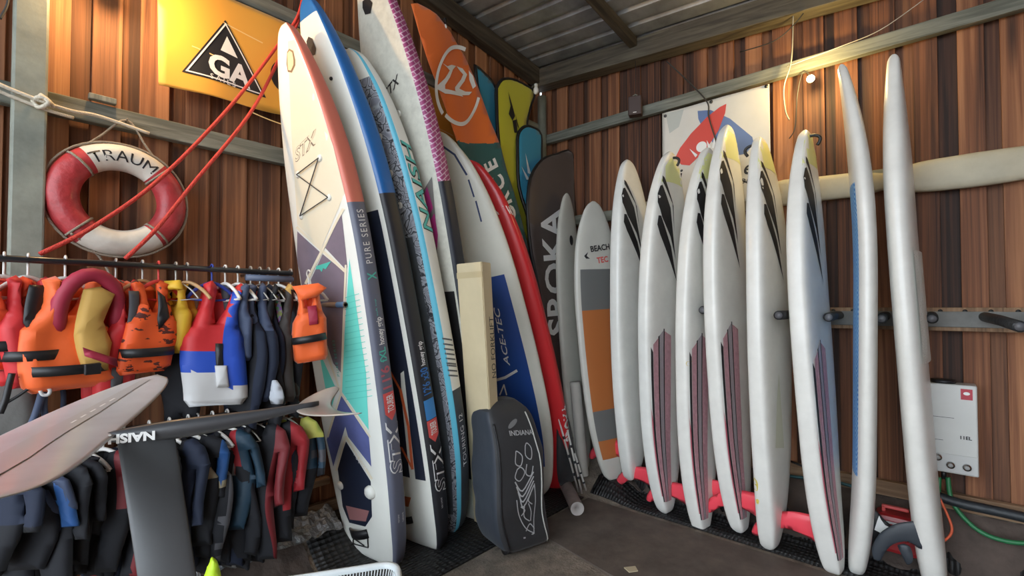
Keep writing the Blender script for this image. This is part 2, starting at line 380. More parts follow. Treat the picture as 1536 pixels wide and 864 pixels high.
# ------------------------------------------------------------------ boards
TOURING = [(0, .56), (.015, .68), (.06, .80), (.2, .94), (.4, 1), (.6, .98), (.75, .85), (.87, .61), (.95, .36), (.985, .20), (1, .07)]
ROUND = [(0, .30), (.02, .48), (.07, .66), (.2, .90), (.4, 1), (.62, .99), (.78, .88), (.89, .68), (.955, .44), (.985, .26), (1, .06)]
WSURF = [(0, .10), (.012, .21), (.05, .37), (.14, .62), (.28, .86), (.5, 1), (.7, .95), (.84, .77), (.93, .52), (.98, .28), (1, .06)]
GUN = [(0, .10), (.02, .30), (.08, .52), (.2, .78), (.4, .98), (.55, 1), (.72, .88), (.85, .62), (.94, .33), (.98, .17), (1, .03)]
class Board:
    def __init__(s, name, label, cat, group, T, N, face, width, th, prof, mats, mf=None, nr=.0, tr=.0, n=4.0, thn=.35, tht=.55, K=60, M=44):
        s.T = V(T); s.L = (V(N)-s.T).length; Y = (V(N)-s.T).normalized(); Z = V(face); Z = (Z-Y*Z.dot(Y)).normalized(); X = Y.cross(Z)
        s.M = Matrix(((X.x, Y.x, Z.x, s.T.x), (X.y, Y.y, Z.y, s.T.y), (X.z, Y.z, Z.z, s.T.z), (0, 0, 0, 1))); s.Mi = s.M.inverted()
        s.w2 = width/2; s.th = th; s.prof = prof; s.nr = nr; s.tr = tr; s.n = n; s.thn = thn; s.tht = tht
        s.root = thing(name, label, cat, group=group, M=s.M)
        vs = []; fs = []; mi = []; ts = []
        for i in range(K+1): u = i/K; ts.append(.5-.5*math.cos(math.pi*u) if True else u)
        for t in ts:
            w = s.w(t*s.L); h = s.h(t*s.L); r = s.roc(t*s.L)
            for k in range(M):
                a = 2*math.pi*(k+.5)/M; c, q = math.cos(a), math.sin(a)
                vs.append((w*math.copysign(abs(c)**(2/n), c), t*s.L, r+h*math.copysign(abs(q)**(2/n), q)))
        for i in range(K):
            tm = (ts[i]+ts[i+1])/2
            for k in range(M):
                a = 2*math.pi*(k+1)/M; c, q = math.cos(a), math.sin(a)
                ax = abs(c)**(2/n); az = abs(q)**(2/n)
                side = 'deck' if q > 0 and ax < .91 else 'bottom' if q < 0 and ax < .91 else 'rail'
                if side != 'rail' and az < .7: side = 'rail'
                fs.append((i*M+k, i*M+(k+1) % M, (i+1)*M+(k+1) % M, (i+1)*M+k)); mi.append(mf(tm, side, math.copysign(ax, c), math.copysign(az, q)) if mf else 0)
        c0 = len(vs); vs.append((0, 0, s.roc(0))); vs.append((0, s.L, s.roc(s.L)))
        for k in range(M):
            fs.append((c0, (k+1) % M, k)); mi.append(mi[k]); fs.append((c0+1, K*M+k, K*M+(k+1) % M)); mi.append(mi[(K-1)*M+k])
        s.hull = mk('hull', vs, fs, mats, s.root, mi)
    def w(s, l): return s.w2*interp(s.prof, max(0, min(1, l/s.L)))
    def h(s, l):
        t = max(0, min(1, l/s.L)); k = 1
        if t < .12: k = s.tht+(1-s.tht)*math.sqrt(1-(1-t/.12)**2)
        if t > .72: k = s.thn+(1-s.thn)*(1-((t-.72)/.28)**2.0)
        if t > .985: k *= math.sqrt(max(.04, 1-((t-.985)/.015)**2*.9))
        if t < .012: k *= math.sqrt(max(.3, 1-((.012-t)/.012)**2*.7))
        return s.th/2*k
    def roc(s, l):
        t = max(0, min(1, l/s.L)); r = s.nr*max(0, (t-.55)/.45)**2.2+s.tr*max(0, (.25-t)/.25)**2
        return r-(s.tr*(1-t)+s.nr*t)
    def deck(s, side=1, lift=.0015):
        def f(a, b):
            l = max(.002, min(s.L-.002, b)); w = s.w(l); u = max(-.985, min(.985, a/w)); h = s.h(l)
            return V((u*w, l, s.roc(l)+side*(h*(1-abs(u)**s.n)**(1/s.n)+lift)))
        return f
    def rail(s, side=1, lift=.0015):
        def f(a, b):
            l = max(.002, min(s.L-.002, b)); w = s.w(l); h = s.h(l); u = max(-.97, min(.97, a/h))
            return V((side*(w*(1-abs(u)**s.n)**(1/s.n)+lift), l, s.roc(l)+u*h))
        return f
    def ab(s, px, py, where='deck', side=1):
        """local coordinates of the board's surface point seen at a pixel of the photograph"""
        o = s.Mi @ CAM; d = s.Mi.to_3x3() @ ray(px, py)
        q = (s.roc(s.L*.5)+side*s.h(s.L*.5)) if where == 'deck' else side*s.w2
        for _ in range(12):
            if where == 'deck': t = (q-o.z)/d.z
            else: t = (q-o.x)/d.x
            p = o+d*t
            if where == 'deck': v = s.deck(side)(p.x, p.y).z
            else: v = s.rail(side)(p.z-s.roc(p.y), p.y).x
            q = q*.4+v*.6
        return (p.x, p.y) if where == 'deck' else (p.z-s.roc(p.y), p.y)
    def shape(s, name, polys, m, where='deck', side=1, label=None, lift=.0015, local=False, sa=.05, sb=.06):
        q = [[s.ab(*p, where, side) for p in poly] if not local else poly for poly in polys]
        f = s.deck(side, lift) if where == 'deck' else s.rail(side, lift)
        return decal(name, q, f, m, s.root, sa if where == 'deck' else .03, sb, label)
    def text(s, name, txt, p0, size, m, where='rail', side=1, up=None, shear=0, off=0, sx=1, lift=.002, align='LEFT', px=True, h0=None, flip=1, space=1):
        a, b = s.ab(*p0, where, side) if px else p0
        if where == 'deck' and up is None: flip = -1
        if h0 is not None: a = h0
        upv = (flip, 0); shp = text2d(txt, size, (a, b), (0, 1), upv, shear, off, align, sx, space)
        if up: shp = text2d(txt, size, (a, b), up[0], up[1], shear, off, align, sx, space)
        f = s.deck(side, lift) if where == 'deck' else s.rail(side, lift)
        return decal(name, [shp], f, m, s.root, .04, .06)
def textfit(bd, name, txt, p0, p1, pu, m, where='deck', side=1, px=True, off=0, lift=.002, shear=0, hk=.72, space=1, label=None):
    q = [bd.ab(*p, where, side) if px else p for p in (p0, p1, pu)]
    t = text2d(txt, 1, off=off, shear=shear, space=space); w = max(v[0] for v in t[0])
    r = ((q[1][0]-q[0][0])/w, (q[1][1]-q[0][1])/w); u = ((q[2][0]-q[0][0])/hk, (q[2][1]-q[0][1])/hk)
    vs = [(q[0][0]+r[0]*x+u[0]*y, q[0][1]+r[1]*x+u[1]*y) for x, y in t[0]]
    f = bd.deck(side, lift) if where == 'deck' else bd.rail(side, lift)
    return decal(name, [(vs, t[1])], f, m, bd.root, .04, .05, label)
def railfit(bd, txt, plo, phi, h0, h1, m, off=0, lift=.002, shear=0, name='rail_lettering', space=1, l=None):
    l0, l1 = l or (bd.ab(*plo, 'rail')[1], bd.ab(*phi, 'rail')[1])
    return textfit(bd, name, txt, (h0, l0), (h0, l1), (h1, l0), m, 'rail', px=False, off=off, lift=lift, shear=shear, space=space)
def plug(bd, name, a, b, r=.028, m=None, side=1, hh=.012, label=None):
    f = bd.deck(side, 0); c = f(a, b); vs = []; fs = []
    for j, (rr, z) in enumerate(((r, 0), (r*.95, hh*.6), (r*.6, hh), (.001, hh))):
        for k in range(14): an = 2*math.pi*k/14; vs.append(c+V((rr*math.cos(an), rr*math.sin(an), side*z)))
    for j in range(3):
        for k in range(14): fs.append((j*14+k, j*14+(k+1) % 14, (j+1)*14+(k+1) % 14, (j+1)*14+k))
    return mk(name, vs, fs, m or WHITE, bd.root, label=label)
def cordon(bd, name, pts, r, m, side=1, lift=.012):
    f = bd.deck(side, lift); return tube(name, [f(a, b) for a, b in pts], r, m, bd.root, seg=6)
def handle(bd, name, p0, p1, m, side=1, w=.035):
    f = bd.deck(side, 0); a = V(p0); b = V(p1); n = (b-a).normalized(); q = V((-n.y, n.x))*w/2; vs = []; fs = []
    for i in range(9):
        t = i/8; c = a+(b-a)*t; z = .035*math.sin(math.pi*t)**.6 if 0 < t < 1 else .003
        for sgn in (-1, 1):
            e = c+q*sgn; p = f(e.x, e.y); vs.append(p+V((0, 0, side*z))); vs.append(p+V((0, 0, side*(z+.006))))
    for i in range(8):
        k = i*4; fs += [(k, k+4, k+6, k+2), (k+1, k+3, k+7, k+5), (k, k+1, k+5, k+4), (k+2, k+6, k+7, k+3)]
    return mk(name, vs, fs, m, bd.root)
SUPS = 'inflatable paddle boards stacked along the left wall'
# --- board 1: coral, mauve and teal tourer
def mf1(t, side, x, z):
    if side == 'rail' and x > .3: return 1 if t > .682 else 2
    if side == 'rail': return 2
    return 0
def X_at(px, z, y): return P(px, 444+(1.70-z)*240, y=y).x
b1 = Board('paddle_board', 'coral nosed touring paddle board with mauve, teal and cream deck pad, nearest of the row', 'paddle board', SUPS,
           P(566, 836, z=0), P(428, 36, y=-.40), (-1, -.10, .1), .71, .15, TOURING, [WHITE, CORAL, SLATE, CREAM], mf1, nr=.10, tr=.0, n=5)
b1.shape('nose_pad', [[(432, 62), (441, 60), (470, 130), (500, 220), (517, 290), (508, 312), (482, 372), (446, 337), (437, 200)]], CREAM)
b1.shape('deck_pad', [[(446, 347), (480, 378), (462, 420), (466, 470), (447, 420)], [(488, 372), (512, 318), (521, 400), (519, 405)], [(484, 381), (518, 409), (516, 470), (512, 560), (500, 545), (478, 480), (466, 420)]], MAUVE)
b1.shape('teal_pad', [[(524, 388), (537, 480), (549, 560), (553, 645), (513, 588), (517, 500)], [(478, 525), (505, 585), (495, 620), (484, 560)]], TEAL2)
vsr = []
f1 = b1.deck(1, .004)
b1.shape('grooves', [[(518, y0), (538+(y0-440)*.13, y0-6), (538+(y0-440)*.13, y0-5), (518, y0+1.2)] for y0 in range(446, 600, 9)], mat('teal groove', (.12, .60, .51), .6), lift=.003)
b1.shape('blue_pad', [[(512, 592), (553, 652), (557, 700), (522, 655), (518, 640), (500, 700), (490, 660)]], IRIS)
b1.shape('navy_pad', [[(519, 662), (556, 722), (558, 775), (548, 790), (524, 784), (514, 760), (511, 735), (506, 700)]], NAVY)
b1.shape('pad_lines', [sum(stroke([(515, 314), (459, 425)], 4), []), sum(stroke([(446, 341), (519, 408)], 4), []), sum(stroke([(519, 398), (512, 590)], 3), []), sum(stroke([(480, 500), (512, 590)], 3), []), sum(stroke([(512, 590), (555, 655)], 3), []), sum(stroke([(512, 590), (492, 655)], 3), []), sum(stroke([(519, 655), (558, 718)], 3), []), sum(stroke([(519, 655), (505, 705)], 3), [])], CREAM, lift=.0035)
b1.shape('heel_patch', [[(519, 758), (554, 766), (549, 782), (525, 779)]], mat('dusty rose', (.36, .16, .16), .5), lift=.004)
b1.shape('wing_emblem', [[(475, 399), (497, 392), (489, 404), (485, 402), (483, 408), (480, 404), (474, 404)]], TEAL, lift=.004)
b1.shape('nose_emblem', [[(431, 78), (434, 73), (440, 76), (443, 90), (443, 98), (438, 109), (432, 108), (430, 96)]], mat('emblem line', (.20, .14, .09), .5), lift=.003)
b1.shape('emblem_fill', [[(432, 80), (435, 76), (439, 79), (441, 90), (441, 97), (437, 106), (433, 105), (432, 96)]], mat('emblem cream', (.74, .56, .36), .5), lift=.0045)
for of_, mm_, lf_ in ((.035, mat('logo line', (.22, .17, .13), .5), .002), (.0, CREAM, .0035)): textfit(b1, 'logo', 'STX', (443, 244), (477, 212), (440, 226), mm_, off=of_, lift=lf_, shear=.3)
b1.text('deck_lettering', 'PURE SERIES', (510, 565), .035, TEAL, 'deck', flip=1, space=1.3, lift=.004)
textfit(b1, 'deck_lettering', 'honey grip', (547, 707), (531, 678), (551, 700), PAINT_W, lift=.004)
pts = [b1.ab(*p) for p in ((480, 237), (447, 262), (494, 296), (452, 324))]
for a, b in pts: plug(b1, 'ring_plug', a, b, .022, WHITE)
CORD = mat('cord', (.05, .045, .04), .6)
for i, j in ((0, 1), (1, 2), (2, 3), (3, 0)): cordon(b1, 'bungee_cord', [pts[i], ((pts[i][0]+pts[j][0])/2, (pts[i][1]+pts[j][1])/2), pts[j]], .0035, CORD)
p = b1.ab(556, 738); plug(b1, 'valve', p[0], p[1], .045, WHITE, hh=.03); p = b1.ab(511, 728); plug(b1, 'valve', p[0], p[1], .03, WHITE, hh=.02)
p0 = b1.ab(527, 797); p1 = b1.ab(552, 800); handle(b1, 'tail_handle', p0, p1, BLACK, w=.06)
for q in (((530, 806), (547, 818)), ((552, 806), (553, 820)), ((531, 806), (530, 817)), ((530, 815), (553, 821))): cordon(b1, 'tail_cord', [b1.ab(*q[0]), b1.ab(*q[1])], .004, BLACK, lift=.006)
def rail_print(bd, items):
    for nm, txt, px, sz, m, h0, off, sx, sp in items: bd.text(nm, txt, px, sz, m, h0=h0, off=off, sx=sx, space=sp)
ROSE = mat('rail rose', (.50, .12, .15), .5)
def stx(bd, plo, phi, ink, fill, h0=-.05, h1=.045):
    l0, l1 = bd.ab(*plo, 'rail')[1], bd.ab(*phi, 'rail')[1]
    for of_, mm_, lf_ in ((.05, ink, .002), (.012, fill, .0035)): railfit(bd, 'STX', None, None, h0, h1, mm_, of_, lf_, .2, 'rail_logo', l=(l0, l1))
def label_rect(bd, lo, hi, m, h0, h1, txt):
    l0 = bd.ab(*lo, 'rail')[1]; l1 = bd.ab(*hi, 'rail')[1]
    bd.shape('rail_label', [[(h0, l0+.03), ((h0+h1)/2, l0-.02), (h1, l0+.03), (h1, l1), (h0, l1)]], m, 'rail', local=True, lift=.002)
    if txt: railfit(bd, txt, None, None, h0+.018, h1-.018, PAINT_W, .02, .0035, l=(l0+.035, l1-.015))
railfit(b1, 'PURE SERIES', (545, 397), (533, 314), -.018, .030, PAINT_W, 0, space=1.25); railfit(b1, 'X', (553, 420), (551, 409), -.03, .035, TEAL, .02)
railfit(b1, 'honey grip', (562, 520), (558, 478), -.018, .022, PAINT_W, .02); railfit(b1, 'fXL', (565, 546), (563, 524), -.02, .03, TEAL, .02); railfit(b1, "11'6", (573, 590), (569, 552), -.03, .035, ROSE, .02)
railfit(b1, 'soft top', (557, 476), (556, 450), -.0, .012, TEAL, .0)
stx(b1, (582, 718), (577, 634), PAINT_W, SLATE); label_rect(b1, (577, 630), (573, 592), PRINT_R, -.045, .04, 'TOURER')
railfit(b1, 'PURE COMFORT', (590, 788), (588, 776), .01, .022, PAINT_W, lift=.002); railfit(b1, 'TOURING RANGE', (590, 791), (588, 777), -.025, -.012, PAINT_W, lift=.002)
# --- board 2: blue nosed 12'6
def mf2(t, side, x, z):
    if side == 'rail' and x > .3: return 1 if t > .66 else 2
    if t > .965: return 1
    if side == 'deck': return 3 if t < .64 and abs(x) < .80 and t > .14 else 0
    return 0
b2 = Board('paddle_board', 'bright blue nosed touring paddle board with navy pad and orange lines, second of the row', 'paddle board', SUPS,
           P(632, 812, z=0), P(460, -4, y=-.35), (-1, -.08, .1), .71, .16, TOURING, [WHITE, BLUE, mat('charcoal rail', (.022, .023, .028), .45), NAVY], mf2, nr=.10, tr=.0, n=5)
b2.shape('nose_emblem', [[(460, 62), (463, 55), (469, 58), (474, 72), (473, 82), (467, 84), (461, 76)]], DGREY, lift=.003)
b2.shape('orange_line', [sum(stroke([(578, 543), (601, 585)], 3), []), sum(stroke([(601, 585), (613, 640), (619, 703)][:2], 4), []), sum(stroke([(613, 640), (619, 703)], 4), []), sum(stroke([(619, 703), (603, 672)], 3), []), sum(stroke([(603, 672), (585, 668)], 3), [])], ORANGE, lift=.004)
b2.shape('white_pad_edge', [[(601, 560), (606, 556), (634, 800), (628, 805), (612, 690), (603, 600)]], WHITE, lift=.003)
b2.shape('heel_patch', [[(592, 741), (617, 746), (613, 760), (591, 756)]], mat('burnt orange', (.42, .12, .05), .5), lift=.004)
handle(b2, 'tail_handle', b2.ab(598, 774), b2.ab(619, 779), BLACK, w=.05)
RBL = mat('rail blue', (.03, .17, .50), .5)
railfit(b2, 'honey grip', (626, 552), (622, 515), -.018, .020, PAINT_W, .02); railfit(b2, "12'6 x30", (632, 598), (627, 555), -.03, .035, RBL, .02)
stx(b2, (645, 742), (640, 668), PAINT_W, BLACK); label_rect(b2, (640, 664), (636, 634), PRINT_R, -.045, .045, 'TOURER')
l0 = b2.ab(636, 633, 'rail')[1]; l1 = b2.ab(632, 603, 'rail')[1]; b2.shape('rail_label', [[(-.045, l0), (.045, l0), (.045, l1), (-.045, l1)]], mat('label blue', (.05, .25, .60), .5), 'rail', local=True, lift=.002)
railfit(b2, 'PURE COMFORT', (651, 768), (650, 752), .0, .014, PAINT_W)
for px in ((497, 118), ): p = b2.ab(*px); plug(b2, 'ring_plug', p[0], p[1], .012, BLACK)
# --- board 3: white with cyan line and NAISH lettering
PATT = mat('dark sketch pattern', (.14, .15, .17), .6)
n_, l_ = nt(PATT); tcn = n_.new('ShaderNodeTexCoord'); vo = n_.new('ShaderNodeTexVoronoi'); vo.feature = 'DISTANCE_TO_EDGE'; vo.inputs['Scale'].default_value = 9
nz = n_.new('ShaderNodeTexNoise'); nz.inputs['Scale'].default_value = 5; av = n_.new('ShaderNodeVectorMath'); av.operation = 'ADD'
l_.new(tcn.outputs['Object'], nz.inputs['Vector']); l_.new(tcn.outputs['Object'], av.inputs[0]); l_.new(nz.outputs['Color'], av.inputs[1]); l_.new(av.outputs[0], vo.inputs['Vector'])
cr = n_.new('ShaderNodeValToRGB'); cr.color_ramp.elements[0].position = .02; cr.color_ramp.elements[0].color = (.02, .022, .03, 1); cr.color_ramp.elements[1].position = .10; cr.color_ramp.elements[1].color = (.36, .38, .42, 1); e3 = cr.color_ramp.elements.new(.3); e3.color = (.20, .21, .25, 1)
l_.new(vo.outputs['Distance'], cr.inputs['Fac']); l_.new(cr.outputs['Color'], n_['Principled BSDF'].inputs['Base Color'])
def mf3(t, side, x, z):
    if side == 'rail' and x > 0:
        if z > .45: return 1
        return 0 if t > .33 else 3
    if side == 'deck':
        if x > .90: return 1
        return 2 if (t > .62 and t < .93) else (3 if t < .62 and abs(x) < .8 and t > .05 else 2 if t < .93 else 0)
    return 1 if z < 0 and t < .3 else 0
b3 = Board('paddle_board', 'white paddle board with cyan edge line and teal rail lettering, third of the row', 'paddle board', SUPS,
           P(668, 792, z=0), P(522, 74, y=-.36), (-1, -.16, .1), .74, .18, ROUND, [WHITE, CYAN, PATT, mat('pad graphite', (.055, .065, .075), .6, var=.3)], mf3, nr=.05, tr=.0, n=4.5)
NT = mat('lettering teal', (.10, .55, .50), .5)
for of_, mm_, lf_ in ((.035, PRINT_K, .002), (.005, NT, .0035)): railfit(b3, 'NAISH', (645, 352), (606, 210), -.050, .038, mm_, of_, lf_, .25)
for k in range(9):
    l0 = b3.ab(655, 508+k*7.6, 'rail')[1]; b3.shape('rail_stripe', [[(-.07, l0-.05), (.055, l0), (.055, l0+.012), (-.07, l0-.038)]], mat('stripe dark', (.10, .11, .12), .5), 'rail', local=True, lift=.002)
for pxy in ((570, 205), (586, 260), (600, 308)):
    a, b = b3.ab(*pxy); plug(b3, 'ring_plug', a, b, .022, WHITE)
    for s in (-1, 1): cordon(b3, 'bungee_cord', [(a, b), (a-.16, b+s*.10)], .005, BLACK)
railfit(b3, 'TOURING 12', (668, 705), (664, 630), -.018, .022, PAINT_W)
# --- board 4: 14 ft with magenta patterned nose rail
MAGP = mat('magenta', (.35, .05, .17), .5)
n_, l_ = nt(MAGP); tcn = n_.new('ShaderNodeTexCoord'); vo = n_.new('ShaderNodeTexBrick'); vo.inputs['Scale'].default_value = 9; vo.inputs['Color1'].default_value = (.30, .04, .15, 1); vo.inputs['Color2'].default_value = (.38, .07, .20, 1); vo.inputs['Mortar'].default_value = (.62, .42, .52, 1); vo.inputs['Mortar Size'].default_value = .03
mp = n_.new('ShaderNodeMapping'); mp.inputs['Rotation'].default_value = (0, 1.57, .5)
l_.new(tcn.outputs['Object'], mp.inputs['Vector']); l_.new(mp.outputs[0], vo.inputs['Vector']); l_.new(vo.outputs['Color'], n_['Principled BSDF'].inputs['Base Color'])
MAG = mat('magenta plain', (.42, .03, .19), .5)
def mf4(t, side, x, z):
    if side == 'rail' and x > 0:
        return 1 if t > .635 else 2
    if side == 'deck' and t < .45 and abs(x) < .85 and t > .1: return 3
    return 0
b4 = Board('paddle_board', 'very tall paddle board with magenta patterned nose rail, fourth of the row', 'paddle board', SUPS,
           P(700, 772, z=0), P(545, -75, y=-.50), (-1, -.1, .1), .70, .15, TOURING, [mat('speckled grey white', (.56, .55, .48), .5, bump=.1, var=.12, vscale=20), MAGP, mat('black navy rail', (.02, .024, .035), .45), BLACK], mf4, nr=.10, tr=.0, n=5)
b4.shape('deck_stripe', [[(633, 290), (648, 265), (655, 345), (656, 390), (650, 375), (640, 330)]], mat('stripe grey', (.16, .15, .14), .6), lift=.003)
b4.shape('deck_stripe', [[(634, 300), (641, 280), (650, 312), (643, 325)], [(645, 332), (652, 320), (657, 352), (656, 375)]], MAG, lift=.0045)
b4.shape('nose_emblem', [[(544, 2), (552, -4), (559, 4), (556, 20), (548, 22), (544, 12)]], BLACK, lift=.003)
textfit(b4, 'logo', 'STX', (578, 150), (601, 122), (574, 138), BLACK, off=.02, shear=.3)
for pxy in ((617, 237), (598, 170)):
    a, b = b4.ab(*pxy); plug(b4, 'ring_plug', a, b, .022, WHITE); cordon(b4, 'bungee_cord', [(a, b), (a-.12, b+.02)], .006, BLACK)
railfit(b4, 'PURE SERIES', (684, 474), (679, 425), -.018, .022, PAINT_W, space=1.2); railfit(b4, 'fXL honey grip', (693, 562), (690, 500), -.018, .022, PAINT_W, .015); railfit(b4, "14'", (696, 588), (694, 570), -.03, .035, mat('rail rose 2', (.45, .05, .12), .5), .02)
stx(b4, (705, 694), (699, 630), mat('dull logo line', (.25, .26, .3), .5), BLACK); label_rect(b4, (699, 624), (697, 596), MAG, -.04, .04, 'TOURER')
# --- board 5: white rigid board with blue tail field
def mf5(t, side, x, z):
    if side == 'deck' and .10 < t < .62 and abs(x) < .76: return 1
    return 0
b5 = Board('windsurf_board', 'wide white board with deep blue tail field behind the tall cream carton', 'board', 'boards leaning along the left wall',
           P(798, 742, z=0), P(648, 196, y=-.42), (-1, -.38, .1), .76, .13, ROUND, [mat('ivory board', (.66, .65, .57), .38, coat=.2, var=.05), mat('royal blue field', (.015, .06, .26), .4, coat=.2)], mf5, nr=.03, tr=.0, n=2.6)
b5.shape('deck_line', [sum(stroke([(658, 215), (682, 232)], 3), []), sum(stroke([(682, 232), (700, 262)], 3), []), sum(stroke([(703, 270), (711, 295)], 2.5), []), sum(stroke([(714, 302), (722, 332)], 2.5), [])], mat('line blue', (.02, .04, .12), .5), lift=.003)
textfit(b5, 'lettering', 'ACE-TEC', (765, 548), (748, 460), (757, 549), PAINT_W, off=.01, shear=.25, lift=.004)
b5.shape('white_arc', [sum(stroke([(738, 572), (758, 566)], 4), []), sum(stroke([(758, 566), (775, 556)], 4), [])], WHITE, lift=.004)
b5.shape('triangle_outline', [sum(stroke([(750, 592), (756, 577)], 2), []), sum(stroke([(756, 577), (760, 592)], 2), [])], WHITE, lift=.004)
# --- board 6: red
b6 = Board('windsurf_board', 'glossy plain red board with white lettering low on its edge, behind the white board', 'board', 'boards leaning along the left wall',
           P(826, 730, z=0), P(700, 240, y=-.40), (-1, -.25, .1), .70, .15, ROUND, [REDB, REDB], None, nr=.02, n=3.4)
railfit(b6, 'SROKA', (824, 672), (820, 614), -.045, .045, PAINT_W, .025)
b6.shape('rail_emblem', [[(752, 318), (757, 308), (760, 322), (757, 329)]], PAINT_W, 'rail', label='small white arrow emblem')
# ------------------------------------------------------------------ windsurf boards along the right wall
WSG = 'white windsurf boards leaning along the right wall'
FOOTK = mat('deck grip dusty rose', (.55, .30, .33), .8, bump=.5, bscale=180, var=.15, vscale=30)
FOOTG = mat('deck grip grey', (.40, .35, .37), .8, bump=.5, bscale=180)
YEL = mat('sun faded yellow nose', (.74, .76, .34), .4, coat=.2, var=.05)
GRAYNOSE = mat('matt grey nose film', (.58, .56, .53), .5, var=.05)
FILLER = mat('yellow foam damage', (.74, .60, .12), .8, bump=.8, bscale=60)
def fin(bd, l, side, m, depth=.43, chord=.20, label=None, rake=.16, name='fin'):
    """swept fin standing out of the hull; a along the board, b away from it"""
    k = depth/.36
    out = [(l+.115, 0), (l+.11, .12*k), (l+.065, .235*k), (l-.02, .325*k), (l-.10, .36*k), (l-.125, .345*k), (l-.115, .31*k), (l-.055, .25*k), (l-.02, .17*k), (l-.03, .08*k), (l-.07, 0)]
    out = [(a, b) for a, b in out]; pp = smoothpath([(a, b, 0) for a, b in out], 4)
    base = bd.deck(side, -.01)(0, l).z
    return pillow(name, [(p.x, p.y) for p in pp], .024, lambda a, b, c: V((c, a, base+side*b)), m, bd.root, step=.04, R=.05, label=label)
def strapping(bd, a0, a1, l, m, side=1):
    f = bd.deck(side, 0); vs = []; fs = []; N = 10
    for i in range(N+1):
        t = i/N; a = a0+(a1-a0)*t; z = .075*math.sin(math.pi*t)**.7 if 0 < t < 1 else 0
        for dl in (-.03, .03):
            p = f(a, l+dl); vs.append(p+V((0, 0, side*z))); vs.append(p+V((0, 0, side*(z+.008))))
    for i in range(N): k = i*4; fs += [(k, k+4, k+6, k+2), (k+1, k+3, k+7, k+5), (k, k+1, k+5, k+4), (k+2, k+6, k+7, k+3)]
    return mk('foot_strap', vs, fs, m, bd.root)
CHEV = [[(.88, .925), (.72, .920), (.06, .862), (-.10, .775), (-.03, .848), (.84, .910)],
        [(.90, .896), (.80, .899), (.16, .842), (-.02, .775), (-.20, .700), (.10, .762), (.62, .812), (.90, .850), (.95, .874)],
        [(.80, .815), (.68, .815), (.06, .735), (-.28, .640), (.12, .700), (.66, .765), (.82, .790)]]
def wsboard(label, T, N, face, vis, w=.62, th=.135, logo=True, deckvis=True, stripes=True, finl=None, yellow=True, nr=.05, mast=True, filler=None, group=WSG, prof=WSURF, n=4.6, fside=-1):
    vis_rail = vis
    def mf(t, side, x, z): return 0
    bd = Board('windsurf_board', label, 'windsurf board', group, T, N, face, w, th, prof, [WSWHITE], mf, nr=nr, tr=.03, n=n, thn=.42)
    L = bd.L; s = vis      # sign of the local x of the rail nearest the camera
    ds = 1 if deckvis else -1
    def arc(a0, l0, bow, aa=.30): return [(a0+(aa-a0)*k/8*1.0, l0+bow*math.sin(math.pi*k/8)) for k in range(9)]
    if yellow:
        top = [(-.6, L), (.6, L), (.6, L*.885)]+[(.6-1.2*k/12, L*.885-.0+.10*math.cos(math.pi*(k/12-.5))) for k in range(13)]+[(-.6, L*.885)]
        bd.shape('nose_colour', [[(-.6, L), (.6, L), (.6, L*.90)]+[(.3*math.cos(math.pi*k/12), L*.875+.11*math.sin(math.pi*k/12)) for k in range(13)]+[(-.6, L*.90)]], YEL, side=ds, local=True)
    if logo:
        g = []
        for k, (o0, ln, wd) in enumerate(((0, .34, .035), (-.03, .30, .085), (-.24, .36, .05))):
            a0 = s*.23-s*.0; l0 = L*.865+o0-.02*k
            g.append([(a0-s*k*.03, l0), (a0-s*(.16+.02*k), l0-ln*.50), (a0-s*(.17+.02*k), l0-ln), (a0-s*(.15+.02*k), l0-ln*.62), (a0-s*k*.03, l0-wd)])
        g = [[(s*u*bd.w(L*v)*1.0, L*v) for u, v in pl] for pl in CHEV]
        bd.shape('chevron_logo', g, PRINT_K, side=ds, local=True, lift=.002, label='black three bar chevron logo')
    if stripes and deckvis:
        wf = lambda l: bd.w(l)
        def band(u0, u1, l0, l1, cut=0): 
            N_ = 10; A = [(s*wf(l0+(l1-l0)*k/N_)*u0, l0+(l1-l0)*k/N_) for k in range(N_+1)]; B = [(s*wf(l0+(l1-l0-cut)*k/N_)*u1, l0+(l1-l0-cut)*k/N_) for k in range(N_, -1, -1)]; return A+B
        t0, t1 = L*.04, L*.47
        GD = mat('deck groove', (.02, .018, .02), .6)
        bd.shape('footwell', [band(.89, .81, t0, t1-.02, .04)], GD, side=1, local=True, lift=.002)
        bd.shape('grip_pad', [band(.81, .60, t0, t1, -.05)], FOOTK, side=1, local=True, lift=.004)
        bd.shape('grip_pad', [band(.54, .36, t0, t1+.07, -.04), ], FOOTG, side=1, local=True, lift=.004, label='grey deck grip pad')
        bd.shape('grip_pad', [band(.31, .0, t0, t1+.10, .04), ], FOOTK, side=1, local=True, lift=.004)
        bd.shape('footwell', [band(.60, .54, t0, t1+.06, -.01), band(.36, .31, t0, t1+.12, 0)], GD, side=1, local=True, lift=.003)
        bd.shape('edge_band', [band(.955, .93, t0+.05, L*.34, .15)], mat('pale band', (.70, .62, .58), .6), side=1, local=True, lift=.003)
        bd.shape('grip_pad', [band(.93, .89, t0+.05, L*.30, .1)], mat('deck grip red', (.50, .10, .14), .8), side=1, local=True, lift=.003, label='dark pink wedge of grip pad')
    if finl is not None: fin(bd, finl, fside, FINRED)
    if filler:
        for (px, py, r) in filler:
            a, b = bd.ab(px, py, 'rail', s); rnd = random.Random(int(px)); pl = [(a+r*.7*rnd.uniform(.6, 1)*math.cos(k*.7), b+r*rnd.uniform(.6, 1.3)*math.sin(k*.7)) for k in range(9)]
            bd.shape('foam_damage', [pl], FILLER, 'rail', s, local=True, lift=.002, label='yellow foam showing through a chipped rail', sa=.02, sb=.02)
    return bd
def _norm(): 
    pass
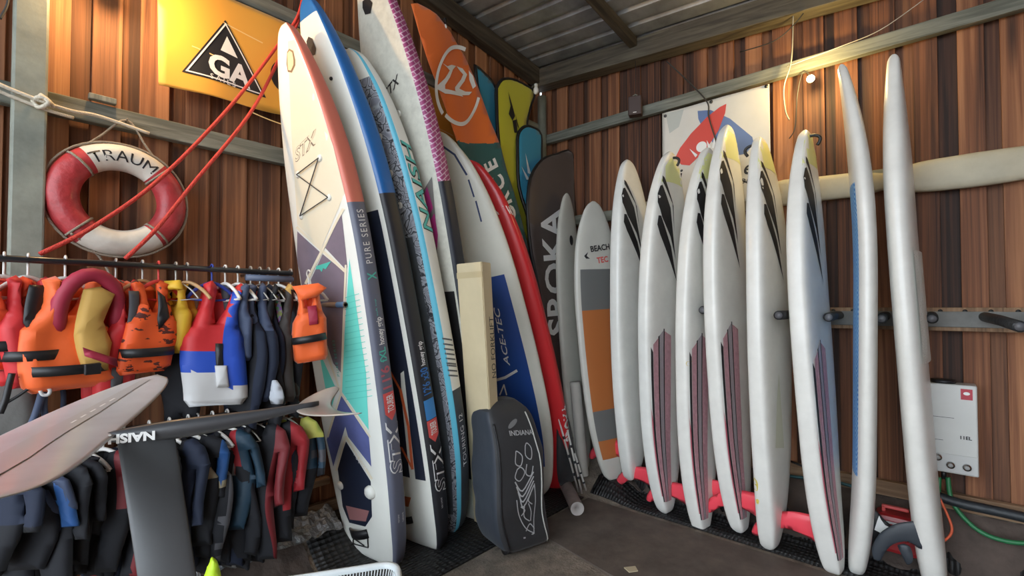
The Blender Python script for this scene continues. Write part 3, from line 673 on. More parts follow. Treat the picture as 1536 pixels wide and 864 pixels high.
def footpt(px, py, x): return P(px, py, x=x)
def nosebracket(px, py, depthx, m, label, flip=1):
    c = P(px, py, x=depthx); root = thing('nose_protector', label, 'strap', c, 'black rubber loops on the board noses')
    pts = [c+V((0, .03*flip, .0)), c+V((0, -.01*flip, .012)), c+V((-.0, -.04*flip, .012)), c+V((0, -.065*flip, -.01)), c+V((0, -.06*flip, -.04)), c+V((0, -.045*flip, -.06))]
    return root, pts
def onfloor(px, py): p = P(px, py, z=0); return p
R = {}
R[1] = wsboard('dull ivory windsurf board with faded black chevrons, first of the row', P(946, 719, x=-.33), P(941, 240, x=-.32), (.12, 1, 0), 1, w=.56, deckvis=False, finl=.20, yellow=False, fside=1)
R[2] = wsboard('white windsurf board with yellow nose and black rubber loop, second of the row', P(998, 768, x=-.40), P(1005, 228, x=-.42), (-.15, -1, 0), -1, w=.60, finl=.20)
R[3] = wsboard('white windsurf board with yellow nose, in front of the red shape of the banner', P(1052, 797, x=-.44), P(1062, 222, x=-.34), (-.15, -1, 0), -1, w=.58, finl=.20, filler=[(1033, 545, .02), (1046, 742, .012)])
R[4] = wsboard('tallest white windsurf board with yellow nose before the blue shape of the banner', P(1110, 797, x=-.38), P(1091, 188, x=-.37), (-.13, -1, 0), -1, w=.58, finl=.22, filler=[(1106, 712, .02)])
R[5] = wsboard('white windsurf board turned bottom outwards with sharp edge and yellow chipped tail', P(1154, 822, x=-.47), P(1139, 206, x=-.40), (.10, 1, 0), 1, w=.60, deckvis=False, finl=.24, fside=1, filler=[(1133, 728, .045), (1136, 752, .02)])
R[6] = wsboard('white windsurf board with black nose loop and yellow chip, right of the white banner', P(1252, 860, x=-.50), P(1208, 196, x=-.42), (-.10, -1, 0), -1, w=.55, finl=.22, filler=[(1246, 745, .035), (1246, 775, .02)])
# R2's fin etc. stand on the far side; the patch of R5's bottom
R[5].shape('fin_box_cover', [[(1168, 560), (1176, 672), (1163, 672), (1165, 600)]], mat('pale cream cover', (.62, .62, .50), .5), side=-1, lift=.003)
LAT = mat('blue lattice print', (.03, .25, .62), .5)
n_, l_ = nt(LAT); tcn = n_.new('ShaderNodeTexCoord'); ck = n_.new('ShaderNodeTexChecker'); ck.inputs['Scale'].default_value = 70; ck.inputs['Color1'].default_value = (.02, .20, .62, 1); ck.inputs['Color2'].default_value = (.30, .55, .80, 1)
l_.new(tcn.outputs['Object'], ck.inputs['Vector']); l_.new(ck.outputs['Color'], n_['Principled BSDF'].inputs['Base Color'])
def mf7(t, side, x, z): return 1 if (side == 'deck' and abs(x) < .93 and .20 < t < .74) else 0
R[7] = Board('windsurf_board', 'long slim white board seen edge on with blue lattice deck pad', 'board', 'long boards at the right end of the row',
             P(1284, 860, x=-.42), P(1262, 97, x=-.46), (-.13, 1, .05), .60, .12, GUN, [WSWHITE, LAT], mf7, nr=.13, tr=.04, n=2.6, thn=.4)
R[8] = Board('windsurf_board', 'long slim plain white board seen edge on, rightmost of all the boards', 'board', 'long boards at the right end of the row',
             V((P(1404, 868, x=-.37).x, P(1404, 868, x=-.37).y, .0)), P(1340, 82, x=-.42), (-0.05, -1, .05), .50, .14, GUN, [WSWHITE, WSWHITE], None, nr=.03, tr=.02, n=2.6, thn=.4)
R[8].shape('deck_pad', [[(-.2, R[8].L*.42), (.2, R[8].L*.42), (.2, R[8].L*.62), (-.2, R[8].L*.62)]], mat('pale ribbed pad', (.72, .72, .66), .7, bump=.6, bscale=90), local=True, lift=.012)
for (px, py, xx, lb, fl) in ((1010, 240, -.42, 'black rubber loop on the yellow nose left of the banner', 1), (1128, 222, -.42, 'black rubber loop on the edge of the sharp white board', -1), (1218, 207, -.44, 'black rubber loop on the nose right of the banner', 1)):
    c = P(px, py, x=xx); root = thing('nose_loop', lb, 'strap', c, 'black rubber loops on the board noses')
    sg = fl
    pts = smoothpath([(0, .05*sg, .0), (0, .02*sg, .015), (0, -.02*sg, .014), (0, -.045*sg, -.004), (0, -.045*sg, -.03), (0, -.03*sg, -.055)], 4)
    tube('loop', pts, .011, BLACK, root); tube('grommet', [(0, .05*sg, 0), (0, .03*sg, .002)], .02, BLACK, root, seg=12)
# corner boards
S1 = Board('small_board', 'narrow greyish white board seen edge on in the corner beside the brown bag', 'board', 'small boards in the corner', P(874, 716, x=-.30), P(850, 290, x=-.36), (.0, -1, .0), .40, .10, ROUND, [mat('dull white', (.52, .51, .45), .45, var=.06)], None, nr=.05, n=2.6)
S1.shape('rail_emblem', [circle((0, S1.L*.83), .03, 16, .05)], PRINT_K, 'deck', local=True, lift=.003, label='round black emblem')
def mfs2(t, side, x, z):
    if side == 'deck' and abs(x) < .86:
        if .60 < t < .74: return 1
        if .26 < t < .60: return 2
        if .14 < t < .26: return 1
        if .08 < t < .14: return 2
    return 0
S2 = Board('small_board', 'white board with grey and orange deck panels leaning in the corner', 'board', 'small boards in the corner', P(925, 718, x=-.28), P(890, 302, x=-.36), (-.35, -1, .0), .56, .10, ROUND, [mat('dull white 2', (.62, .61, .55), .4, coat=.2, var=.05), mat('panel grey', (.17, .175, .17), .5), mat('panel orange', (.50, .17, .05), .5)], mfs2, nr=.06, n=2.8)
S2.text('lettering', 'BEACH', S2.ab(886, 378), .075, PRINT_K, 'deck', px=False, up=((1, .12), (-.12, 1)), off=.002, lift=.003)
S2.text('lettering', 'TEC', S2.ab(896, 395), .075, PRINT_R, 'deck', px=False, up=((1, .12), (-.12, 1)), off=.002, lift=.003)
S2.shape('emblem', [[(876, 384), (882, 378), (880, 384), (885, 388), (879, 388)]], PRINT_K, lift=.003)
# ------------------------------------------------------------------ cloth things on the walls
def onwall(side, off):
    """a point of a wall from (distance along, height)"""
    return (lambda a, b, c=0: V((-off-c, a, b))) if side == 'r' else (lambda a, b, c=0: V((a, -off-c, b)))
def cloth(name, label, cat, poly3, f, m, group=None, wave=.012, step=.06, th=.004, freq=7, mfun=None):
    return None
YELB = mat('banner yellow', (.72, .34, .035), .6, sheen=.3)
YELB2 = mat('banner pale line', (.80, .56, .25), .6)
def wavef(side, off, amp, fr, seed=0):
    g = onwall(side, off)
    def f(a, b, c=0): return g(a, b, c+amp*(noise.noise(V((a*fr, b*fr*.45, seed)))+.5))
    return f
# yellow banner on the left wall
ax = P(240, 60, y=-.10).x; bx = P(690, 200, y=-.10).x
f = wavef('l', .085, .035, 3.2, 2)
bn = thing('sail_banner', 'long yellow banner with black triangle emblem pinned to the left wall', 'banner', ((ax+bx)/2, -.1, 2.94)); inv = bn.matrix_world
bn.matrix_world = Matrix.Translation(V(((ax+bx)/2, -.1, 2.94)))
def rel(root, f): o = V(root.location); return lambda *a: f(*a)-o
def rectg(x0, x1, y0, y1): return [(x0, y0), (x1, y0), (x1, y1), (x0, y1)]
zt = 3.58
pillow('cloth', [(ax, 2.93), (bx, 3.02), (bx, zt), (ax-.02, zt)], .004, rel(bn, f), YELB, bn, step=.05, edge=1)
lf = rel(bn, wavef('l', .085+.004, .035, 3.2, 2))
def wl(px, py, y=-.11): p = P(px, py, y=y); return (p.x, p.z)
tri = [wl(338, 30), wl(400, 146), wl(273, 107)]
def shrink(t, k): c = (sum(p[0] for p in t)/3, sum(p[1] for p in t)/3); return [(c[0]+(p[0]-c[0])*k, c[1]+(p[1]-c[1])*k) for p in t]
decal('emblem', [tri], lf, PRINT_K, bn, .05, .05, label='black triangle emblem with white border')
def lift_(g, d): return lambda a, b: g(a, b, d)
o = [shrink(tri, .93), shrink(tri, .87)]
vs = o[0]+o[1]; decal('emblem_border', [(vs, [(0, 1, 4, 3), (1, 2, 5, 4), (2, 0, 3, 5)])], lift_(lf, .003), PAINT_W, bn, .05, .05)
c0 = wl(311, 103); cs = (wl(347, 110)[0]-c0[0]); ln = (wl(376, 118)[0]-wl(311, 100)[0])
decal('lettering', [text2d('GA', .17, (c0[0]+.0, c0[1]-.02), (1, -.06), (.0, 1), off=.006, sx=.95)], lift_(lf, .003), PAINT_W, bn, .05, .05)
decal('lettering', [text2d('SAILS', .042, (c0[0]+.01, c0[1]-.055), (1, -.06), (0, 1), sx=1, space=1.5)], lift_(lf, .003), PAINT_W, bn, .05, .05)
decal('emblem_sail', [[wl(340, 55), wl(330, 76), wl(356, 88)]], lift_(lf, .003), PAINT_W, bn, .05, .05)
decal('emblem_disc', [circle(wl(433, 118), .115, 30)], lf, PRINT_K, bn, .05, .05); decal('emblem_disc_centre', [circle(wl(438, 122), .055, 24)], lift_(lf, .003), mat('disc tan', (.45, .28, .2), .6), bn, .05, .05)
for k in range(14):
    a0 = ax+.15+k*.16; z0 = 3.2+.28*math.sin(k*2.3)
    decal('pale_dash', [stroke([(a0, z0), (a0+.22, z0-.03)], .007)[0]], lf, YELB2, bn, .05, .05)
decal('pale_line', [stroke([(bx-.5, 3.13), (bx, 3.13)], .012)[0]], lf, YELB2, bn, .05, .05)
# white banner with the two board shapes on the right wall
def wr(px, py, x=-.10): p = P(px, py, x=x); return (p.y, p.z)
f = wavef('r', .082, .022, 3, 5)
tl = wr(993, 170); tr = wr(1154, 126); zb = 2.55
wbn = thing('club_banner', 'white banner with crossed red and blue board shapes under the right wall rail', 'banner', (-.08, (tl[0]+tr[0])/2, zb))
fw = rel(wbn, f); fl_ = rel(wbn, wavef('r', .085, .022, 3, 5))
pillow('cloth', [(tl[0], zb), (tr[0], zb), (tr[0], tr[1]), (tl[0], tl[1])], .004, fw, mat('banner white', (.70, .67, .60), .55, var=.04), wbn, step=.06, edge=1)
blue = [wr(*p) for p in ((1046, 166), (1066, 165), (1095, 178), (1128, 205), (1130, 215), (1118, 230), (1102, 233), (1075, 222), (1055, 195), (1047, 178))]

decal('blue_board_shape', [blue], fl_, mat('banner blue', (.13, .20, .40), .55), wbn, .05, .05)
red = [wr(*p) for p in ((1090, 156), (1088, 170), (1078, 196), (1060, 222), (1034, 248), (1022, 247), (1013, 237), (1020, 222), (1036, 200), (1060, 176), (1080, 161))]
decal('red_board_shape', [red], lift_(fl_, .003), mat('banner red', (.66, .07, .05), .55), wbn, .05, .05)
decal('sun_figure', [circle(wr(1052, 220), .045, 20), [wr(1034, 223), (wr(1046, 232)), wr(1043, 236)], [wr(1060, 210), wr(1066, 220), wr(1062, 224)], [wr(1072, 203), wr(1068, 222), wr(1074, 222)]], lift_(fl_, .006), PAINT_W, wbn, .05, .05)
decal('grey_shape', [[wr(998, 170), wr(1025, 164), wr(1018, 190), wr(1004, 200)]], fl_, mat('banner grey', (.50, .52, .48), .6), wbn, .05, .05)
yv = lambda a: (-1, 0)
for t_, px, sz in (('i', (1016, 274), .17), ('e.', (1113, 262), .16), ('sport', (1102, 277), .09)):
    decal('lettering', [text2d(t_, sz, wr(*px), (-1, 0), (0, 1), off=.002 if sz > .1 else 0, shear=.2)], fl_, PRINT_K, wbn, .05, .05)
decal('lettering_arc', [stroke([wr(1104, 260), wr(1112, 270)], .012)[0], stroke([wr(1112, 270), wr(1128, 277)], .012)[0]], fl_, PRINT_K, wbn, .05, .05)
for px, py in ((998, 174), (1150, 130), (1067, 153)):
    a, b = wr(px, py); tube('eyelet', [fw(a, b, .004), fw(a, b, .010)], .014, mat('eyelet', (.12, .12, .12), .35, metal=.8), wbn, seg=10)
# feather flag, orange above teal
T0 = P(620, 6, y=-.16); T1 = P(842, 700, y=-.62)
def flagpt(px, py):
    n = V((0, 1, 0)); k = (py-6)/694; k = max(0, min(1.1, k)); return P(px, py, y=-.16-.46*k)
def flagf(px, py, c=0):
    p = flagpt(px*100, -py*100); w = .022*math.sin(px*9+py*1.5)+.015*noise.noise(V((px*2, py*1, 3)))
    return p+V((0, -1, 0))*(w+c+.02)
FO = mat('flag orange', (.80, .17, .025), .55, sheen=.2); FT = mat('flag teal', (.012, .10, .10), .55, sheen=.2)
ff = thing('feather_flag', 'tall feather flag, orange with white ring above, dark teal with white letters below', 'flag', (T1.x, T1.y, T1.z-.1))
ffr = rel(ff, flagf)
def s100(l): return [(a/100, -b/100) for a, b in l]
pillow('cloth', s100([(616, 6), (624, 6), (650, 24), (676, 50), (697, 84), (711, 118), (719, 142), (731, 180), (747, 222), (757, 262), (772, 310), (791, 380), (806, 440), (822, 520), (836, 610), (846, 700), (820, 700), (790, 560), (760, 420), (735, 330), (705, 262), (680, 214), (659, 150), (641, 95), (628, 50)]), .004, ffr, [FO, FT], ff, step=.09, edge=1,
       mfun=lambda a, b: 0 if b > -2.14-.03*math.sin(a*20) else 1, cuts=[((0, -2.15), (0, 1))])
fl2 = lambda a, b: ffr(a, b, .010)
decal('white_ring', [ringshape((6.845, -1.31), .325, .36, 30, 1.2, 3.9, 1.75), ringshape((6.845, -1.31), .31, .345, 30, 4.0, 6.0, 1.75)], fl2, PAINT_W, ff, .06, .06)
sw = [[(6.58, -.97), (6.66, -1.02), (6.74, -.99), (6.82, -1.0), (6.76, -1.06), (6.70, -1.18), (6.62, -1.30), (6.62, -1.36), (6.72, -1.38), (6.86, -1.40), (6.93, -1.46), (6.80, -1.45), (6.62, -1.43), (6.52, -1.36), (6.52, -1.30), (6.62, -1.20), (6.70, -1.08), (6.66, -1.04)],
      [(6.83, -1.00), (6.93, -1.03), (7.0, -1.12), (6.96, -1.22), (6.86, -1.34), (6.97, -1.38), (7.07, -1.38), (7.03, -1.43), (6.90, -1.44), (6.78, -1.38), (6.78, -1.33), (6.90, -1.2), (6.94, -1.12), (6.88, -1.06)],
      [(7.02, -1.06), (7.08, -1.15), (7.12, -1.30), (7.08, -1.34), (7.03, -1.2)]]
decal('flame_numeral', sw, fl2, PAINT_W, ff, .06, .06, label='white flame shaped emblem')
cen = [(731, 245), (750, 300), (768, 360), (783, 425), (797, 490), (810, 560)]
cl = smoothpath([(a/100, -b/100, 0) for a, b in cen], 10)
word = 'LIQUID FORCE'; tot = len(cl)-1
for i, chh in enumerate(word):
    if chh == ' ': continue
    u = i/(len(word)-.3); k = int((1-u)*tot); k = max(1, min(tot-1, k)); p = cl[k]; d = (cl[k-1]-cl[k+1]).normalized()
    decal('flag_letter', [text2d(chh, .36, (p.x+.10, p.y), (d.x, d.y), (-d.y*.55, d.x), off=.012, sx=.85)], fl2, PAINT_W, ff, .06, .06)
# wing covers: yellow, and two blue ones, black bound edges
def skew(y0, y1, p0, p1):
    def pt(px, py): k = max(0, min(1, (py-p0)/(p1-p0))); return P(px, py, y=y0+(y1-y0)*k)
    return pt
def cover(name, label, pts, y0, y1, col, th=.03, group='padded wing covers by the corner', seed=1, wr_=.0):
    p0 = min(p[1] for p in pts); p1 = max(p[1] for p in pts); sk = skew(y0, y1, p0, p1)
    def f(a, b, c=0): return sk(a*100, -b*100)+V((0, -1, 0))*(c+.02*noise.noise(V((a*2.2, b*1.2, seed))))
    base = sk(sum(p[0] for p in pts)/len(pts), p1); root = thing(name, label, 'cover', base, group); fr = rel(root, f)
    sp = [(p.x, p.y) for p in smoothpath([(a/100, -b/100, 0) for a, b in pts], 3)]
    pillow('panel', sp, th, fr, col, root, step=.09, R=.08, edge=.4)
    vs, fs = tubedata([fr(a, b, 0) for a, b in sp[:-1]], .017, 8, closed=True); mk('bound_edge', vs, fs, BLACK, root)
    return root, fr
CB = mat('cover blue', (.03, .26, .42), .5, sheen=.2); CY_ = mat('cover yellow', (.52, .50, .025), .5, sheen=.2)
cover('wing_cover', 'pointed blue wing cover with black edge, behind the yellow one', [(713, 98), (728, 112), (741, 128), (748, 160), (760, 300), (750, 330), (733, 220), (719, 150), (713, 98)], -.08, -.14, CB, seed=4)
yr_, yf = cover('wing_cover', 'tall lime yellow wing cover with black edge and black flame', [(745, 132), (753, 120), (768, 119), (786, 127), (801, 140), (794, 165), (790, 200), (795, 300), (812, 440), (818, 540), (800, 480), (777, 380), (757, 280), (746, 200), (745, 132)], -.14, -.42, CY_, seed=7)
decal('black_flame', [[(7.60, -1.38), (7.66, -1.6), (7.70, -1.75), (7.66, -1.82), (7.60, -1.72), (7.63, -1.6)], [(7.66, -1.82), (7.72, -1.8), (7.74, -2.0), (7.69, -2.0)], [(7.70, -1.7), (7.77, -1.95), (7.74, -1.9)]], lambda a, b: yf(a, b, .022), PRINT_K, yr_, .06, .06)
br_, bf = cover('wing_cover', 'rounded blue wing cover with black edge, in front of the yellow one', [(776, 225), (777, 202), (787, 190), (800, 192), (811, 203), (812, 240), (818, 330), (834, 440), (822, 470), (796, 340), (779, 280), (776, 225)], -.22, -.46, CB, seed=9)
decal('white_rays', [[(7.86, -2.30), (7.95, -2.62), (7.9, -2.6)], [(7.80, -2.5), (7.93, -2.7), (7.88, -2.7)]], lambda a, b: bf(a, b, .022), PAINT_W, br_, .06, .06)
# brown board bag with SROKA
bb_, bbf = cover('board_bag', 'dark brown padded bag with large white upright lettering in the corner', [(790, 310), (794, 268), (812, 241), (836, 232), (858, 231), (862, 300), (864, 450), (866, 600), (868, 705), (850, 700), (838, 600), (812, 460), (797, 380), (790, 310)], -.40, -.66, mat('bag brown', (.060, .042, .036), .55, sheen=.2), th=.07, group=None, seed=11)
bb_['category'] = 'bag'
decal('lettering', [text2d('SROKA', .44, (8.47, -5.02), (-.065, 1), (-.95, -.085), off=.010, sx=1.32)], lambda a, b: bbf(a, b, .042), PAINT_W, bb_, .06, .06)
# ------------------------------------------------------------------ life ring
rc = P(180, 301, y=-.12); lr = thing('life_ring', 'worn red and white life ring lettered TRAUM on the left wall', 'life ring', (rc.x, -.12, rc.z))
RW = mat('ring white', (.66, .62, .54), .55, bump=.3, var=.12, vscale=8); RR = mat('ring red', (.42, .035, .04), .5, bump=.6, bscale=25, var=.3, vscale=12, coat=.2)
vs = []; fs = []; mi = []; NU, NV = 72, 20; RA, RB = .222, .064
for i in range(NU):
    a = 2*math.pi*i/NU
    for k in range(NV):
        b = 2*math.pi*k/NV; r = RA+RB*math.cos(b)*1.05; vs.append((r*math.cos(a), -RB*.95*math.sin(b)+.004*noise.noise(V((a*3, b, 0))), r*math.sin(a)))
for i in range(NU):
    a = math.degrees(2*math.pi*(i+.5)/NU); w = (52 < a < 125) or (235 < a < 308)
    for k in range(NV): fs.append((i*NV+k, i*NV+(k+1) % NV, ((i+1) % NU)*NV+(k+1) % NV, ((i+1) % NU)*NV+k)); mi.append(0 if w else 1)
mk('ring_body', vs, fs, [RW, RR], lr, mi)
def ringf(a, b):  # a along arc (m), b out from the middle circle
    th = math.pi/2-a/RA; r = RA+b; return V((r*math.cos(th), -RB*.95*math.sqrt(max(.1, 1-(b/RB/1.05)**2))-.002, r*math.sin(th)))
decal('lettering', [text2d('TRAUM', .078, (-.135, -.028), (1, 0), (0, 1), sx=1.1)], ringf, PRINT_K, lr, .02, .03)
ROPE = mat('grey rope', (.30, .25, .19), .9, bump=.8, bscale=120)
nail = P(190, 183, y=-.09)-rc
pth = [V((-.20, -.0, .19)), nail+V((0, 0, 0)), V((.17, -.0, .22))]
tube('hanging_rope', smoothpath([pth[0], (pth[0]+pth[1])/2+V((0, 0, .004)), pth[1]+V((0, 0, .01)), (pth[1]+pth[2])/2+V((.01, 0, -.01)), pth[2]], 5), .0055, ROPE, lr)
gp = []
for i in range(49):
    a = 2*math.pi*i/48; gp.append(V(((RA+RB+.008+.004*abs(math.sin(a*2)))*math.cos(a), -.01, (RA+RB+.008+.004*abs(math.sin(a*2)))*math.sin(a))))
tube('grab_rope', gp[:-1], .006, ROPE, lr, closed=True)
for an in (45, 135, 225, 315):
    a = math.radians(an); c = V((math.cos(a), 0, math.sin(a)))
    tube('rope_tie', [c*(RA)+V((math.cos(k*.7)*0, 0, 0))+(c*math.cos(k*.698)*(RB+.006)+V((0, -math.sin(k*.698)*(RB*.95+.006), 0))) for k in range(9)], .006, ROPE, lr, closed=True)
tube('loose_rope_end', smoothpath([V((-.19, -.06, -.2)), V((-.13, -.02, -.24)), V((-.07, -.0, -.31)), V((-.03, -.01, -.40))], 5), .006, ROPE, lr)
tube('nail', [nail+V((0, .06, .004)), nail+V((0, -.015, .012))], .004, mat('nail', (.2, .18, .16), .5, metal=.8), lr)
# cord wound round the wall post and rail
cz = P(50, 145, y=-.17)
cw = thing('binding_rope', 'pale cord wound round the grey post and along the rail', 'rope', (cz.x, -.17, cz.z-.02))
pt = [V((-.45, .05, .14)), V((-.2, -.0, .07)), V((-.08, -.005, .03)), V((.05, -.01, .0)), V((.14, .02, -.0)), V((.22, .05, .015)), V((.32, .07, .01)), V((.45, .075, -.01))]
CORDP = mat('pale cord', (.62, .56, .45), .9, bump=.6, bscale=150)
tube('cord', smoothpath(pt, 5), .009, CORDP, cw); tube('cord', smoothpath([p+V((0, .003, -.03)) for p in pt[:5]], 5), .008, CORDP, cw)
tube('knot', smoothpath([V((.02, -.02, .03)), V((.05, -.035, .0)), V((.02, -.02, -.03)), V((-.0, -.0, 0)), V((.03, -.03, .02)), V((.07, -.01, -.01))], 4), .010, CORDP, cw)
blk = box('wood_scrap', P(152, 152, y=-.04)+V((0, -.035, -.0)), (.11, .04, .03), RAILWOOD, bev=.004); tag(blk, 'small wood scrap lying on the left wall rail above the life ring', 'wood')
# red rope from above down to the clothes rail
RROPE = mat('red rope', (.62, .05, .035), .7, bump=.9, bscale=160)
def redrope(label, pts):
    q = [P(a, b, y=y) for a, b, y in pts]; t = thing('red_rope', label, 'rope', q[-1], 'red ropes across the left wall')
    tube('rope', [p-q[-1] for p in smoothpath(q, 10)], .0095, RROPE, t, seg=8)
redrope('upper thin red rope slanting over the life ring', [(458, -40, -.22), (449, 18, -.18), (421, 62, -.13), (345, 160, -.25), (240, 268, -.33), (140, 340, -.40), (60, 381, -.45)])
redrope('lower thin red rope slanting down to the clothes rail', [(462, -40, -.2), (452, 20, -.17), (422, 82, -.12), (375, 170, -.25), (290, 275, -.35), (235, 343, -.42), (188, 388, -.45)])
# ------------------------------------------------------------------ pegs
PEGG = mat('peg foam grey', (.06, .06, .065), .7, bump=.3); PEGW = mat('peg brown', (.28, .20, .15), .6, var=.2); PEGB = mat('peg blue end', (.12, .25, .48), .5)
pr = thing('peg_rail', 'wooden rail with a row of pipe pegs behind the left boards', 'peg rail', (-1.6, -.04, 1.62))
box('board', (0, 0, 0), (3.0, .05, .14), SILLWOOD, pr)
for k, (px, py) in enumerate(((518, 457), (574, 454), (617, 454), (660, 455), (692, 455))):
    p = P(px, py, y=-.50 if k else -.60)-pr.location; q = V((p.x, 0, p.z+.0))
    pg = tube('peg', [q, p], .017, PEGW, pr, seg=14); vs, fs = tubedata([p-V((0, -.09, 0)), p], .0185, 14, cap=False); v2, f2 = tubedata([p, p-V((0, -.06, 0))], .012, 14, vs, fs, cap=True)
    mk('end_sleeve', v2, f2, PEGB, pg)
pr2 = thing('peg_rail', 'grey foam covered rail with black pegs along the right wall', 'peg rail', (-.04, -2.2, 1.62))
bm = bmesh.new(); bbox(bm, (0, 0, 0), (.05, 3.9, .15), .004); bmk('board', bm, SILLWOOD, pr2)
bm = bmesh.new(); bbox(bm, (-.031, 0, -.0), (.012, 3.88, .10), .005); bmk('foam_strip', bm, mat('foam grey strip', (.17, .17, .16), .8, var=.3, vscale=5), pr2)
for k in range(24):
    y = -1.8+k*.115
    if y < -.35: tube('peg_hole', [(-.026, y, .052), (-.0262, y, .052)], .012, BLACK, pr2, seg=12)
for k, (px, py, xx) in enumerate(((1054, 465, -.62), (1168, 473, -.74), (1243, 476, -.52), (1322, 478, -.45), (1398, 478, -.38), (1530, 490, -.62))):
    p = P(px, py, x=xx)-pr2.location; q = V((0, p.y+(.10 if k == 5 else .0), 0.02))
    tube('peg', [q, q+(p-q)*.5+V((0, 0, .004)), p], .030, mat('peg wrapped dark', (.022, .024, .026), .5, bump=.9, bscale=40), pr2, seg=14)
    tube('peg_end', [p, p+(p-q).normalized()*.006], .022, mat('peg end grey', (.12, .12, .13), .4), pr2, seg=14)
# fabric wound round the belt rail on the right wall
vs = []; fs = []; y0, y1 = -1.15, -4.6; N_ = 70; S_ = 14
for i in range(N_+1):
    y = y0+(y1-y0)*i/N_; pinch = 1-.38*math.exp(-((y+3.05)/.10)**2)-.15*math.exp(-((y+2.35)/.05)**2)
    for k in range(S_):
        a = 2*math.pi*k/S_; hz = .098*pinch*(1+.10*math.sin(y*5)); hx = .042
        vs.append((-.045+hx*math.copysign(abs(math.cos(a))**.6, math.cos(a))+.006*noise.noise(V((a, y*9, 1))), y-0, 2.575-.018*math.sin((y+1)*1.9)+hz*math.copysign(abs(math.sin(a))**.7, math.sin(a))))
for i in range(N_):
    for k in range(S_): fs.append((i*S_+k, i*S_+(k+1) % S_, (i+1)*S_+(k+1) % S_, (i+1)*S_+k))
o = mk('rail_wrap', vs, fs, mat('beige tarpaulin', (.50, .45, .33), .6, var=.12, vscale=5)); tag(o, 'beige cloth sleeve wrapped round the middle rail of the right wall', 'cloth')
# speaker
sp = P(953, 160, x=-.12); s_ = thing('speaker', 'small brown box speaker hanging on the right wall rail', 'speaker', (-.12, sp.y, sp.z-.1))
yaw = Matrix.Rotation(.35, 4, 'Z'); bm = bmesh.new(); bbox(bm, (0, 0, .1), (.09, .125, .18), .012, None); bmesh.ops.rotate(bm, verts=bm.verts, cent=(0, 0, 0), matrix=Matrix.Rotation(.35, 3, 'Z')@Matrix.Rotation(.0, 3, 'Y')); bmk('cabinet', bm, mat('speaker brown', (.055, .032, .028), .55), s_)
bm = bmesh.new(); bbox(bm, (-.047, -.0, .03), (.003, .03, .006)); bmesh.ops.rotate(bm, verts=bm.verts, cent=(0, 0, 0), matrix=Matrix.Rotation(.35, 3, 'Z')); bmk('badge', bm, PAINT_W, s_)
tube('wire', smoothpath([V((.0, 0, .19)), V((.01, .0, .3)), V((.0, -.005, .48)), V((.0, 0, .62))], 5), .003, BLACK, s_); tube('bracket', [V((-.02, .03, .19)), V((0, 0, .215)), V((-.02, -.03, .19))], .006, GREYPOST, s_)
# wall bulb with its socket and cable
lb = P(1216, 118, x=-.16); wlmp = thing('wall_bulb', 'bare glowing bulb on the right wall below the top rail', 'lamp', lb)
def sphere(name, c, r, m, parent, seg=16, sc=(1, 1, 1)):
    bm = bmesh.new(); bmesh.ops.create_uvsphere(bm, u_segments=seg, v_segments=seg//2+2, radius=r)
    for v in bm.verts: v.co = V((v.co.x*sc[0], v.co.y*sc[1], v.co.z*sc[2]))+V(c)
    return bmk(name, bm, m, parent, smooth=True)
sphere('bulb_glass', (0, 0, 0), .026, mat('glowing bulb', (1, .80, .30), .5, emit=30), wlmp)
tube('socket', [(.02, 0, .012), (.07, 0, .03)], .018, BLACK, wlmp, seg=12)
WIRE = mat('wire', (.03, .028, .025), .6)
tube('cable', smoothpath([V((.07, 0, .03)), V((.08, .06, .10)), V((.08, .10, -.06)), V((.09, .12, -.3)), V((.09, .16, -.38))], 6), .004, WIRE, wlmp)
lamp('bulb_light', lb+V((-.05, 0, 0)), 15, (1, .72, .28), .03, wlmp)
gb = P(176, -26, y=-.20); gl = thing('wall_bulb', 'warm bulb above the left wall just over the frame edge', 'lamp', gb)
sphere('bulb_glass', (0, 0, 0), .03, MATS['glowing bulb'], gl); tube('socket', [(0, .03, 0), (0, .15, .02)], .02, BLACK, gl, seg=12)
lamp('bulb_light', gb+V((0, -.05, 0)), 30, (1, .62, .28), .03, gl)
# unlit bulbs and loose wires by the roof
for (px, py, w, lb_) in ((804, 136, ('y', -.2), 'small white unlit bulb on the corner post top'), (668, 40, ('y', -.2), 'small white unlit bulb by the orange flag')):
    c = P(px, py, y=w[1]); r_ = thing('unlit_bulb', lb_, 'bulb', c, 'unlit bulbs of the light string'); sphere('bulb_glass', (0, 0, 0), .028 if px > 700 else .014, mat('bulb white', (.8, .8, .78), .3), r_, sc=(1, 1, 1.5)); tube('socket', [(0, 0, .03), (0, .0, .07)], .018 if px > 700 else .012, BLACK if px < 700 else PAINT_W, r_, seg=10); tube('socket_tail', [(0, 0, .07), (.0, .10, .09)], .005, BLACK, r_)
def wire(label, pts, r=.0035, m=None, cat='cable', name='loose_cable', g='loose cables on the walls'):
    q = [P(a, b, **k) for a, b, k in pts]; t = thing(name, label, cat, q[0], g); tube('cable', [p-q[0] for p in smoothpath(q, 6)], r, m or WIRE, t, seg=6)
X1 = dict(x=-.12); wire('thin dark cable from the roof beam down across the white banner', [(1000, 92, dict(x=-.17)), (1030, 120, X1), (1060, 152, X1), (1063, 175, X1), (1072, 205, X1), (1076, 218, X1)], .006)
wire('slack cable loop beside the glowing bulb', [(1190, 20, X1), (1187, 90, X1), (1176, 130, X1), (1178, 165, X1), (1184, 180, X1)], .005, mat('grey cable', (.4, .36, .28), .6))
wire('fine string slanting along the right wall rail', [(1385, 0, X1), (1320, 45, X1), (1260, 70, X1), (1180, 100, X1)], .003, mat('string', (.5, .45, .38), .8))
